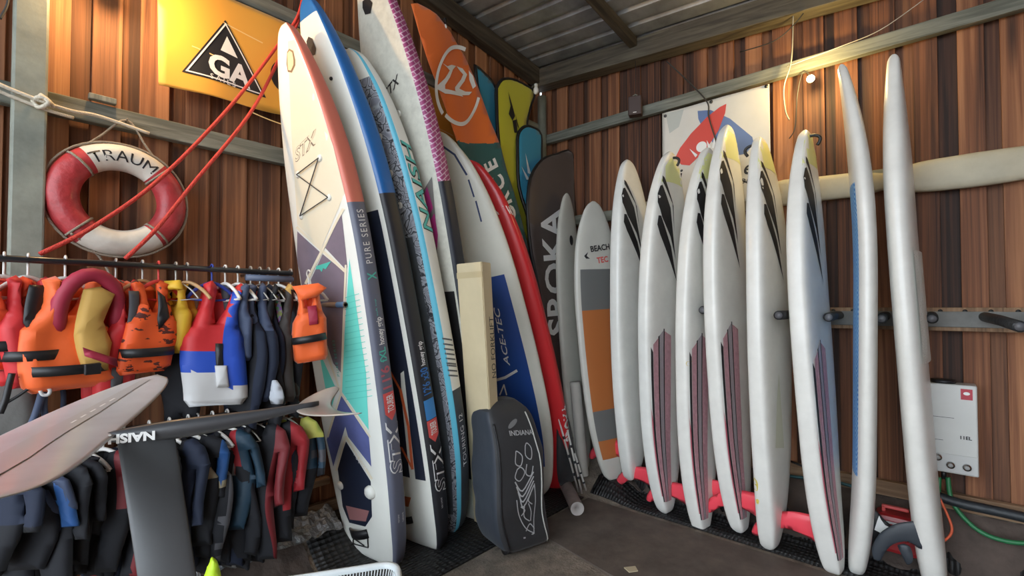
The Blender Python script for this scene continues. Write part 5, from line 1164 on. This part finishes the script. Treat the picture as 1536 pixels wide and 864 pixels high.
# ------------------------------------------------------------------ clothes rails
STEEL = mat('black rail paint', (.015, .018, .022), .3, coat=.3)
BY = -.47
u0 = P(0, 386, y=BY); u1 = P(438, 411, y=BY); ZU = (u0.z+u1.z)/2
rk = thing('clothes_rail', 'black steel clothes rail with two bars along the left wall', 'clothes rail', V((-3.7, BY, 0)))
RX0, RX1 = -5.3, u1.x
l0_ = P(230, 640, y=BY); l1_ = P(423, 607, y=BY); ZL = (l0_.z+l1_.z)/2
tube('upper_bar', [V((RX0+3.7, 0, ZU)), V((RX1+3.7, 0, ZU))], .0145, STEEL, rk, seg=12); tube('lower_bar', [V((RX0+3.7, 0, ZL)), V((RX1+3.7+.05, 0, ZL))], .0125, STEEL, rk, seg=12)
q = V((RX1+3.7, 0, ZU)); tube('grey_sleeve', [q+V((-.25, 0, -.035)), q+V((.0, 0, -.035))], .018, mat('sleeve slate', (.13, .16, .24), .5), rk, seg=14); tube('sleeve_end', [q+V((.0, 0, -.035)), q+V((.006, 0, -.035))], .012, PEGB, rk, seg=14)
for xx in (RX0+.05, RX1-.12):
    for zz in (ZU, ZL): tube('wall_bracket', [V((xx+3.7, 0, zz)), V((xx+3.7, -BY-.03, zz))], .011, STEEL, rk, seg=10)
def on_bar(px, z): # x on the bar plane for a pixel column
    return P(px, 400, y=BY).x
HCOL = {'white': mat('hanger white', (.74, .72, .68), .4), 'wood': mat('hanger wood', (.55, .33, .15), .5), 'red': mat('hanger red', (.70, .06, .05), .4), 'blue': mat('hanger blue', (.03, .06, .35), .4), 'black': BLACK, 'pink': mat('hanger pink', (.75, .10, .25), .4), 'wire': mat('hanger wire', (.45, .43, .40), .4, metal=.6)}
hm = {}
def hanger(x, zbar, col, yaw, label, w=.22, group='hangers'):
    if col not in hm:
        hk = [V((0, 0, -.075)), V((0, 0, -.035)), V((.006, 0, -.018)), V((.020, 0, -.006)), V((.022, 0, .012)), V((.008, 0, .024)), V((-.010, 0, .022)), V((-.018, 0, .010))]
        vs, fs = tubedata(smoothpath(hk, 3), .0045, 6); m1 = bpy.data.meshes.new('hook'); m1.from_pydata([tuple(v) for v in vs], [], fs); m1.materials.append(HCOL['wire'] if col == 'wood' else HCOL[col])
        r = .004 if col == 'wire' else .009
        sp = smoothpath([V((-w/2, 0, -.155)), V((-w*.3, 0, -.105)), V((0, 0, -.072)), V((w*.3, 0, -.105)), V((w/2, 0, -.155))], 5)
        vs, fs = tubedata(sp, [r]*len(sp), 8)
        if col != 'wood': tubedata([V((-w/2, 0, -.155)), V((0, 0, -.165)), V((w/2, 0, -.155))], r*.7, 6, vs, fs)
        m2 = bpy.data.meshes.new('shoulder'); m2.from_pydata([tuple(v) for v in vs], [], fs); m2.materials.append(HCOL[col])
        for m_ in (m1, m2): m_.polygons.foreach_set('use_smooth', [True]*len(m_.polygons))
        hm[col] = (m1, m2)
    t = thing('clothes_hanger', label, 'hanger', V((x, BY, zbar)), group); t.rotation_euler[2] = yaw
    a = bpy.data.objects.new('hook', hm[col][0]); b = bpy.data.objects.new('shoulder', hm[col][1])
    for o in (a, b): COL.objects.link(o); o.parent = t
    a.rotation_euler[2] = math.pi/2-yaw*1.0
# garment outlines in units of (half width, height): origin at the hem centre
def mirror(l): return l+[(-a, b) for a, b in reversed(l) if abs(a) > 1e-4]
def vest_out(neck=.80, arm=.30): return mirror([(0, 0), (.80, .0), (.97, .06), (1.0, .35), (.95, .56), (.72, .66), (.60, .80), (.62, .93), (.70, 1.0), (.45, 1.04), (.26, .99), (.18, neck), (0, neck-.12)])
def back_out(): return mirror([(0, 0), (.80, .0), (.96, .06), (.98, .35), (.93, .56), (.70, .66), (.60, .80), (.62, .93), (.70, 1.0), (.45, 1.03), (.24, 1.0), (0, .96)])
def suit_out(leg=.42, sl=.40):
    return mirror([(0, leg), (.05, leg-.06), (.10, 0), (.74, 0), (.86, .30), (.90, .5), (.84, .60), (.80, .80), (.88, .80-sl*.5), (.92, .80-sl), (1.26, .82-sl), (1.18, .84), (.96, .96), (.60, 1.02), (.28, 1.0), (.16, .93), (0, .90)])
def john_out(leg=.40): return mirror([(0, leg), (.12, leg-.06), (.14, .02), (.64, .0), (.84, .30), (.84, .55), (.76, .68), (.50, .76), (.42, .90), (.50, 1.0), (.26, 1.03), (.16, .90), (0, .80)])
gs = [0]
def garment(kind, label, cat, px, zbar, z0, yaw, hw, mats, mf=None, th=.07, group=None, hang='white', belt=None, buckle=False, extra=None, inner=None, wr=.02, dy=0, noh=False, legs=.42, tilt=0, hlab=None, hwid=None):
    gs[0] += 1; sd_ = gs[0]; yaw = yaw if (px < 250 and zbar > 1.5) else -8 if 300 < px < 330 and zbar > 1.5 else -(yaw+14); x = on_bar(px, zbar); topz = zbar-.085; H = topz-z0
    g = thing({'vest': 'life_vest', 'suit': 'wetsuit', 'john': 'sleeveless_wetsuit', 'cloth': 'hanging_cloth'}[kind], label, cat, V((x, BY+dy, z0)), group)
    yr = math.radians(yaw); g.rotation_euler = (0, math.radians(tilt), yr)
    sc = lambda l: [(a*hw, b*H) for a, b in l]
    if kind == 'vest': out = vest_out(); bo = back_out()
    elif kind == 'suit': out = suit_out(legs); bo = None
    elif kind == 'john': out = john_out(legs); bo = None
    else: out = mirror([(0, 0), (.7, .03), (.9, .3), (.75, .7), (.35, 1.0), (0, 1.02)]); bo = None
    sg = -1  # the front panel looks towards local -y
    def ff_(off): return lambda a, b, c=0: V((a+.02*math.sin(b*9+sd_), sg*(off)+(-c if sg < 0 else c)+.015*math.sin(b*7+sd_*2)-.10*(a*a)/max(hw, .1), b))
    if bo: pillow('back_panel', sc(bo), th*.8, ff_(-th*.5), inner or mats[0], g, step=.035, R=.04, wr=wr, wscale=9, seed=sd_)
    body = pillow('front_panel' if bo else 'body', sc(out), th, ff_(th*.45), mats, g, step=.035, R=.045, wr=wr, wscale=9, seed=sd_+.5, mfun=(lambda a, b: mf(a/hw, b/H)) if mf else None)
    for bz in ([belt] if belt is not None and not isinstance(belt, (list, tuple)) else belt or []):
        pts = []
        for k in range(25):
            a = 2*math.pi*k/24; pts.append(V((math.cos(a)*hw*.985, -.03+math.sin(a)*(th*1.15), bz*H)))
        vs = []; fs = []
        for p in pts: bend = V((.02*math.sin(p.z*9+sd_), .015*math.sin(p.z*7+sd_*2)-.10*p.x*p.x/max(hw, .1), 0)); vs += [p+bend+V((0, 0, -.020)), p+bend+V((0, 0, .020))]
        for k in range(24): fs.append((2*k, 2*k+2, 2*k+3, 2*k+1))
        s = mk('belt', vs, fs, BLACK, g); s.modifiers.new('t', 'SOLIDIFY').thickness = .004
        if buckle: box('buckle', (hw*.15, -th*1.35-.03, bz*H), (.055, .016, .045), buckle if not isinstance(buckle, bool) else BLACK, g, bev=.004)
    if extra: extra(g, hw, H, th, ff_)
    if not noh: hanger(x, zbar, hang, yr, hlab or ' '.join((hang+' hanger of the '+label).split()[:16]), group='clothes hangers on the two bars')
    return g
OR1 = mat('vest orange', (.86, .13, .02), .6, sheen=.2, bump=.25, bscale=16); ORD = mat('vest red orange', (.80, .07, .02), .6, bump=.2, bscale=16); RD1 = mat('vest red', (.58, .025, .03), .55, bump=.2, bscale=16)
GR1 = mat('vest grey', (.07, .07, .08), .6); YE1 = mat('jacket yellow', (.72, .44, .03), .6, bump=.2, bscale=14); MAR = mat('vest maroon', (.35, .02, .05), .6); OCH = mat('lining ochre', (.55, .33, .08), .7)
NEO = mat('black neoprene', (.006, .007, .011), .8, bump=.1, bscale=12); NVY = mat('navy neoprene', (.008, .014, .034), .8); BLU = mat('vest blue', (.02, .08, .50), .55); WHT = mat('vest white', (.62, .62, .62), .6); SLB = mat('slate blue cloth', (.05, .07, .13), .65); DRB = mat('dark brown neoprene', (.035, .026, .022), .65); SBL = mat('strap blue', (.02, .09, .28), .6); RSX = mat('suit red', (.32, .015, .022), .6); RSM = mat('suit dark red', (.17, .015, .02), .6); CRM = mat('suit cream', (.32, .28, .19), .65); TQ = mat('suit petrol', (.012, .04, .07), .6); LIME = mat('suit lime', (.50, .50, .10), .6)
UG = 'life vests and suits on the upper bar'; LG = 'wetsuits on the lower bar'
def panel(name, m, pts, off=.004, lab=None, thk=.012):
    def ex(g, hw, H, th, ff_): pillow(name, [(a*hw, b*H) for a, b in pts], thk, ff_(th*.95+off), m, g, step=.04, R=.02, label=lab, edge=.3)
    return ex
def multi(*fs_):
    def ex(*a):
        for f in fs_: f(*a)
    return ex
CH = [(-.17, .99), (.17, .99), (.12, .62), (.0, .5), (-.12, .62)]
YAWN = 12
garment('vest', 'red orange life vest cut off by the left frame edge', 'life vest', 6, ZU, P(12, 555, y=BY).z, 25, .115, [ORD], group=UG, belt=.28, th=.08, hang='white')
garment('vest', 'red life vest with dark front opening and slanting black belt, second from the left', 'life vest', 42, ZU, P(45, 578, y=BY).z, 22, .105, [RD1], group=UG, belt=.30, th=.09, extra=panel('dark_opening', BLACK, [(-.2, .95), (.35, .95), (.3, .55), (-.1, .45), (-.35, .6)]), hang='white')
def collar_ex(g, hw, H, th, ff_):
    for r0, m_, rr, off, nm in ((.66, MAR, .030, .05, 'collar'), (.74, YE1, .013, .075, 'collar_piping')):
        pts = [V((math.cos(a)*hw*r0+.05, -th*.6-off*.3-.03*math.sin(a), H*.70+math.sin(a)*H*.36)) for a in [math.pi*(-.15+1.3*k/16) for k in range(17)]]
        vs, fs = tubedata(pts, [rr*(.6 if k in (0, 16) else 1) for k in range(17)], 10); mk(nm, vs, fs, m_, g)
    pillow('folded_lining', [(a*hw+.05, b*H) for a, b in ((-.30, .92), (.05, .95), (.42, .88), (.32, .62), (.55, .42), (.40, .16), (-.15, .2), (-.28, .5))], .05, ff_(th*1.0+.01), OCH, g, step=.035, R=.05, wr=.02, seed=5)
    pillow('maroon_strap', [(a*hw+.05, b*H) for a, b in ((-.25, .40), (.45, .28), (.45, .20), (-.22, .32))], .02, ff_(th*1.4+.03), MAR, g, step=.04, R=.02)
garment('vest', 'big bulky orange life jacket with maroon and yellow collar and ochre lining', 'life vest', 98, ZU, P(98, 582, y=BY).z, 14, .155, [OR1], group=UG, belt=.20, buckle=True, th=.13, extra=collar_ex, hang='white', wr=.03)
garment('vest', 'slim red life vest with grey centre panel and dangling red straps', 'life vest', 174, ZU, P(170, 602, y=BY).z, 24, .085, [RD1], group=UG, th=.08, hang='wire', extra=multi(panel('grey_panel', GR1, [(-.25, .93), (.25, .93), (.20, .40), (-.35, .38)]), panel('grey_pocket', GR1, [(-.5, .30), (.1, .30), (.15, .08), (-.4, .10)]), lambda g, hw, H, th, f_: [tube('dangling_strap', smoothpath([V((-.03+s*.02, -.05, .04)), V((-.035+s*.03, -.05, -.05)), V((-.03+s*.012, -.04, -.13))], 4), .009, RD1, g, seg=6) for s in (-1, 1)]))
CAMO = mat('orange camouflage', (.86, .13, .02), .6)
n_, l_ = nt(CAMO); tcn = n_.new('ShaderNodeTexCoord'); nz = n_.new('ShaderNodeTexNoise'); nz.inputs['Scale'].default_value = 16; nz.inputs['Detail'].default_value = 3; mp = n_.new('ShaderNodeMapping'); mp.inputs['Scale'].default_value = (1, 1, 2.2); cr = n_.new('ShaderNodeValToRGB'); cr.color_ramp.interpolation = 'CONSTANT'; cr.color_ramp.elements[0].color = (.86, .11, .02, 1); cr.color_ramp.elements[1].position = .60; cr.color_ramp.elements[1].color = (.10, .02, .015, 1)
l_.new(tcn.outputs['Object'], mp.inputs['Vector']); l_.new(mp.outputs[0], nz.inputs['Vector']); l_.new(nz.outputs['Fac'], cr.inputs['Fac']); l_.new(cr.outputs['Color'], n_['Principled BSDF'].inputs['Base Color'])
garment('vest', 'orange life vest with dark flecks and wide black belt', 'life vest', 214, ZU, P(214, 558, y=BY).z, 18, .115, [CAMO], group=UG, belt=.24, th=.08, inner=OR1, hang='wood', extra=panel('dark_opening', BLACK, [(.05, .92), (.30, .85), (.45, .62), (.1, .48), (.0, .6)]))
hanger(on_bar(238, 0), ZU, 'red', .35, 'plain red hanger between the flecked vest and the yellow jacket', group='clothes hangers on the two bars')
garment('vest', 'yellow jacket with folded collar behind the black wetsuit top', 'jacket', 264, ZU, P(262, 530, y=BY).z, 30, .095, [YE1], group=UG, th=.07, dy=.05, hang='wire', extra=panel('folded_collar', YE1, [(-.7, 1.04), (.7, 1.06), (.75, .93), (-.6, .90)], lab='rolled yellow collar', thk=.05))
garment('john', 'black sleeveless wetsuit on a wooden hanger beside the tricolour vest', 'wetsuit', 281, ZU, P(268, 640, y=BY).z, 25, .12, [NEO], group=UG, hang='wood', th=.06, legs=.05, dy=.09)
def tric(a, b):
    if a > .30 and b < .95: return 1 if b > .16 else 0
    return 0 if b < .30 else 1 if b < .44 else 2 if b < .62 else 2
garment('vest', 'red, white and blue life vest with white buckle', 'life vest', 318, ZU, P(318, 606, y=BY).z, 12, .145, [WHT, BLU, RD1], tric, group=UG, hang='blue', th=.09, inner=RD1, tilt=4, extra=multi(panel('black_strap', BLACK, [(.02, .52), (.24, .52), (.24, .30), (.02, .30)]), panel('white_buckle', WHT, [(-.02, .34), (.34, .34), (.34, .16), (-.02, .16)], thk=.03), panel('white_edge', WHT, [(-.75, .64), (.0, .66), (.0, .62), (-.75, .60)], thk=.006, off=-.03)))
garment('vest', 'narrow dark red vest just behind the tricolour vest', 'life vest', 338, ZU, P(345, 560, y=BY).z, 55, .12, [MAR], group=UG, hang='white', th=.06, dy=.10)
garment('vest', 'slate blue and grey vest with pale patch right of the tricolour vest', 'life vest', 357, ZU, P(362, 540, y=BY).z, 40, .12, [SLB, GR1, WHT], lambda a, b: 2 if .24 < b < .30 and a > .1 else (1 if a < 0 else 0), group=UG, hang='white', th=.06)
garment('john', 'long black wetsuit with navy sides, right of the slate blue vest', 'wetsuit', 376, ZU, P(380, 640, y=BY).z, 42, .14, [NEO, NVY], lambda a, b: 1 if abs(a) > .5 else 0, group=UG, hang='wire', th=.06, legs=.05)
garment('vest', 'blue grey vest with lighter blue shoulders over black suits', 'life vest', 390, ZU, P(385, 600, y=BY).z, 45, .13, [NVY, SLB], lambda a, b: 1 if b > .62 else 0, group=UG, hang='wire', th=.06)
garment('john', 'black wetsuit with small red and white shoulder tab', 'wetsuit', 403, ZU, P(400, 640, y=BY).z, 48, .14, [NEO], group=UG, hang='wire', th=.05, legs=.05, extra=multi(panel('red_tab', PRINT_R, [(-.55, .95), (-.3, .97), (-.25, .82), (-.5, .80)]), panel('white_tab', WHT, [(-.5, .79), (-.3, .80), (-.3, .62), (-.5, .6)])))
garment('cloth', 'pale grey cloth dangling below the dark wetsuits', 'cloth', 400, P(400, 545, y=BY-.05).z, P(405, 605, y=BY-.08).z, 30, .045, [mat('cloth pale', (.50, .53, .58), .7)], group=None, hang='wire', th=.03, dy=-.12, noh=True)
garment('vest', 'dark brown neoprene vest with ochre neckband', 'life vest', 418, ZU, P(418, 600, y=BY).z, 30, .12, [DRB, OCH], lambda a, b: 1 if b > .96 else 0, group=UG, hang='white', th=.07)
def mulc(a, b): return 0
MUL = mat('flower patterned strip', (.3, .3, .28), .6)
n_, l_ = nt(MUL); tcn = n_.new('ShaderNodeTexCoord'); vo = n_.new('ShaderNodeTexVoronoi'); vo.inputs['Scale'].default_value = 60; hs = n_.new('ShaderNodeHueSaturation'); hs.inputs['Saturation'].default_value = .8; hs.inputs['Value'].default_value = .5
l_.new(tcn.outputs['Object'], vo.inputs['Vector']); l_.new(vo.outputs['Color'], hs.inputs['Color']); l_.new(hs.outputs['Color'], n_['Principled BSDF'].inputs['Base Color'])
garment('john', 'black wetsuit with narrow multicoloured patterned front strip', 'wetsuit', 436, ZU, P(440, 625, y=BY).z, 40, .12, [NEO], group=UG, hang='wire', th=.06, legs=.2, extra=multi(panel('patterned_strip', MUL, [(-.45, .93), (-.15, .95), (.05, .55), (-.2, .50)]), panel('patterned_strip', MUL, [(-.15, .22), (.05, .25), (.0, .02), (-.15, .0)])))
garment('vest', 'small orange child life vest at the right end of the upper bar', 'life vest', 463, ZU, P(470, 538, y=BY).z, 14, .095, [OR1], group=UG, dy=-.10, hang='white', belt=.32, th=.08, tilt=-9, extra=multi(panel('dark_opening', MAR, [(-.1, .75), (.4, .75), (.5, .50), (.0, .5)]), panel('head_flap', OR1, [(-.75, 1.04), (.7, 1.04), (1.1, .96), (.5, .86), (-.4, .84)], thk=.05, lab='folded orange head flap')))
# dangling things at the far left
def strapo(label, pts, m, r=.012, y=-.5, cat='strap', g='straps dangling at the far left'):
    q = [P(a, b, y=y) for a, b in pts]; t = thing('dangling_strap', label, cat, q[0], g); tube('webbing', [p-q[0] for p in smoothpath(q, 5)], r, m, t, seg=6)
strapo('blue webbing strap hanging down below the orange life jacket', [(66, 572), (60, 600), (48, 635), (30, 668), (14, 690)], SLB, .014, -.56)
strapo('second slate strap beside the orange life jacket', [(68, 574), (66, 610), (70, 640), (66, 668)], SLB, .012, -.54)
strapo('dark strap hanging under the tied red vest', [(88, 560), (95, 590), (94, 620)], NVY, .010, -.54)
strapo('white carabiner loop under the orange life jacket', [(60, 586), (64, 592), (72, 592), (75, 586), (72, 582)], WHT, .007, -.60)
def gcf(px, py, c=0): p = P(px*100, -py*100, y=-.40); return V((p.x, p.y-c, p.z))
gc = pillow('grey_holdall', [(p.x, p.y) for p in smoothpath([(a/100, -b/100, 0) for a, b in ((-40, 540), (20, 545), (50, 560), (62, 600), (58, 650), (20, 668), (-40, 670), (-40, 540))], 3)], .15, gcf, mat('holdall grey', (.16, .16, .15), .65, bump=.3), step=.08, R=.3); tag(gc, 'grey cloth holdall hanging behind the red vests at the far left', 'bag')
strapo('black strap across the grey holdall', [(0, 620), (8, 600), (14, 575), (18, 560)], BLACK, .012, -.6); strapo('thin black cord across the grey holdall', [(0, 610), (30, 592), (60, 570)], BLACK, .006, -.6)
# lower bar
def side(a0, m=1): return lambda a, b: m if abs(a) > a0 else 0
L_ = [
 (-20, 845, 30, .15, [NVY, NEO], lambda a, b: 0 if b > .5 else 1, 'navy wetsuit at the far left end of the lower bar', 'black', 'suit'),
 (18, 850, 25, .15, [NEO, SBL], side(.93), 'black wetsuit with blue sleeves, at the left under the big wing', 'pink', 'suit'),
 (45, 800, 30, .13, [SLB, NEO, CRM], lambda a, b: 2 if abs(a) > .9 and b < .47 else 0, 'slate blue wetsuit with cream cuffs under the big wing', 'white', 'suit'),
 (78, 870, 35, .14, [NEO], None, 'plain black wetsuit under the middle of the big wing', 'black', 'suit'),
 (104, 840, 30, .12, [NEO, SBL, CRM], lambda a, b: (1 if b > .62 else 2) if a < -.8 else 0, 'black wetsuit with blue and cream left sleeve', 'white', 'suit'),
 (130, 800, 25, .11, [NEO, BLU], lambda a, b: 1 if a > .78 and b > .6 else 0, 'black shorty wetsuit with bright blue right edge', 'white', 'john'),
 (160, 850, 24, .10, [NEO, RSM], lambda a, b: 1 if b > .55 and abs(a) > .55 else 0, 'black wetsuit with dull red arms beside the mast', 'white', 'suit'),
 (190, 860, 30, .10, [NEO, RSM], side(.6), 'black wetsuit with dark red long sleeves behind the mast', 'wire', 'suit'),
 (228, 860, 30, .12, [NEO], None, 'black wetsuit mostly hidden by the foil mast', 'white', 'suit'),
 (258, 865, 30, .12, [NEO, NVY], side(.5), 'black and navy wetsuit at the right edge of the mast', 'white', 'suit'),
 (286, 815, 16, .11, [NEO, SBL, CRM], lambda a, b: (1 if b > .57 else 2 if b > .52 else 0) if abs(a) > .80 else 0, 'black wetsuit with bright blue shoulders and pale cuff right of the mast', 'white', 'suit'),
 (300, 835, 30, .10, [NEO, CRM], lambda a, b: 1 if a > .5 and b > .66 else 0, 'black wetsuit with cream shoulder band', 'wire', 'john'),
 (322, 835, 35, .10, [NEO, GR1], side(.62), 'black wetsuit with dark grey piping, beneath the fuselage', 'white', 'john'),
 (344, 790, 20, .10, [TQ, NVY, mat('suit pale grey', (.30, .30, .31), .6), RSX], lambda a, b: (2 if b > .55 and a < .2 else 3 if b > .55 and a < .45 else 0) if a > -.2 else (1 if b > .5 else 0), 'petrol blue wetsuit with grey and red centre bands', 'white', 'suit'),
 (364, 830, 35, .10, [NEO, mat('suit rust', (.32, .07, .05), .6)], lambda a, b: 1 if abs(a) < .3 and b > .6 else 0, 'black wetsuit with rust red collar strip', 'wire', 'john'),
 (384, 835, 25, .11, [NEO, RSM], side(.66), 'black wetsuit with dark red side bands', 'wire', 'suit'),
 (404, 810, 14, .12, [NEO, RSX], lambda a, b: 1 if (abs(a) > .62 and b > .28) else 0, 'black wetsuit with bright red arms and shoulders', 'white', 'suit'),
 (428, 790, 35, .09, [NVY, NEO], side(.5), 'narrow navy and black wetsuit beside the bright red armed one', 'white', 'john'),
 (446, 772, 14, .085, [TQ, LIME, NEO, GR1], lambda a, b: 1 if b > .80 else 3 if .58 < b < .66 and abs(a) > .5 else 2 if b < .5 else 0, 'petrol and black wetsuit with lime yellow shoulders at the right end', 'wire', 'suit'),
]
for (px, yb, yaw, hw, ms, fn2, lab, hg, kd) in L_:
    hw *= 1.42
    garment(kd, lab, 'wetsuit', px, ZL, max(.12, P(px, yb, y=BY).z), yaw, hw, ms, fn2, group=LG, hang=hg, th=.055, wr=.018, legs=.36)
for k, px in enumerate((232, 262, 312, 330)): pass
# lime cloth at the mast foot, bottom edge
def lmf(px, py, c=0): p = P(px*100, -py*100, y=-.78); return V((p.x, p.y-c, p.z))
lm = pillow('lime_pouch', [(p.x, p.y) for p in smoothpath([(a/100, -b/100, 0) for a, b in ((318, 835), (326, 842), (332, 864), (338, 890), (300, 895), (306, 864), (318, 835))], 3)], .08, lmf, [mat('lime cloth', (.48, .72, .02), .55), PRINT_R], step=.06, R=.2, mfun=lambda a, b: 1 if a > 3.27+(-b-8.35)*.12 else 0)
tag(lm, 'lime green pouch with red edge at the bottom frame edge', 'pouch')
# black fins leaning at the foot of the last boards
def finthing(label, pts, y_or_x, m, grp='loose black fins at the right'):
    def f(a, b, c=0): p = P(a*100, -b*100, x=y_or_x); return V((p.x-c, p.y, p.z))
    o = pillow('loose_fin', [(p.x, p.y) for p in smoothpath([(a/100, -b/100, 0) for a, b in pts], 3)][:-1], .03, f, m, step=.08, R=.2, edge=.25); tag(o, label, 'fin', grp); return o, f
SLF = mat('slate fin', (.035, .042, .052), .45)
finthing('dark slate curved fin sticking out left of the last board', [(1310, 838), (1308, 822), (1318, 802), (1338, 788), (1360, 783), (1386, 782), (1388, 800), (1384, 824), (1362, 812), (1340, 816), (1328, 828), (1320, 841), (1310, 838)], -.50, SLF)
finthing('small slate fin tip below the curved dark fin', [(1346, 818), (1356, 816), (1366, 822), (1370, 840), (1362, 847), (1355, 838), (1346, 818)], -.46, SLF)
o, f = finthing('black fin with white leaf emblem behind the blue edged board', [(1298, 820), (1300, 790), (1303, 765), (1312, 764), (1325, 778), (1338, 792), (1325, 803), (1312, 812), (1298, 820)], -.40, BLACK)
decal('leaf_emblem', [[(13.12, -7.93), (13.16, -7.80), (13.19, -7.72), (13.22, -7.78), (13.28, -7.86), (13.36, -7.90), (13.28, -7.96), (13.22, -8.04), (13.20, -7.97)]], lambda a, b: f(a, b, .02)-V((.0, 0, 0)), PAINT_W, o, .05, .05)
# second, darker row behind on the lower bar
B_ = [(-5, 850, 'black'), (35, 860, 'navy'), (92, 865, 'black'), (142, 850, 'black'), (178, 860, 'navy'), (272, 850, 'black'), (294, 835, 'navy'), (312, 845, 'black'), (333, 832, 'black'), (354, 835, 'navy'), (374, 838, 'black'), (394, 832, 'black'), (414, 815, 'navy')]
for k, (px, yb, cn) in enumerate(B_):
    nb = min(L_, key=lambda r: abs(r[0]-px)); garment('suit', ' '.join(((('black', 'inky black')[k % 2] if cn == 'black' else 'navy')+' back row wetsuit hidden behind the '+nb[6]).split()[:16]), 'wetsuit', px, ZL, max(.12, P(px, yb, y=BY+.12).z), 30+(k*17) % 25, .145, [NEO if cn == 'black' else NVY], None, group='dark wetsuits packed on the lower bar', th=.06, noh=True, dy=.11, legs=.2)
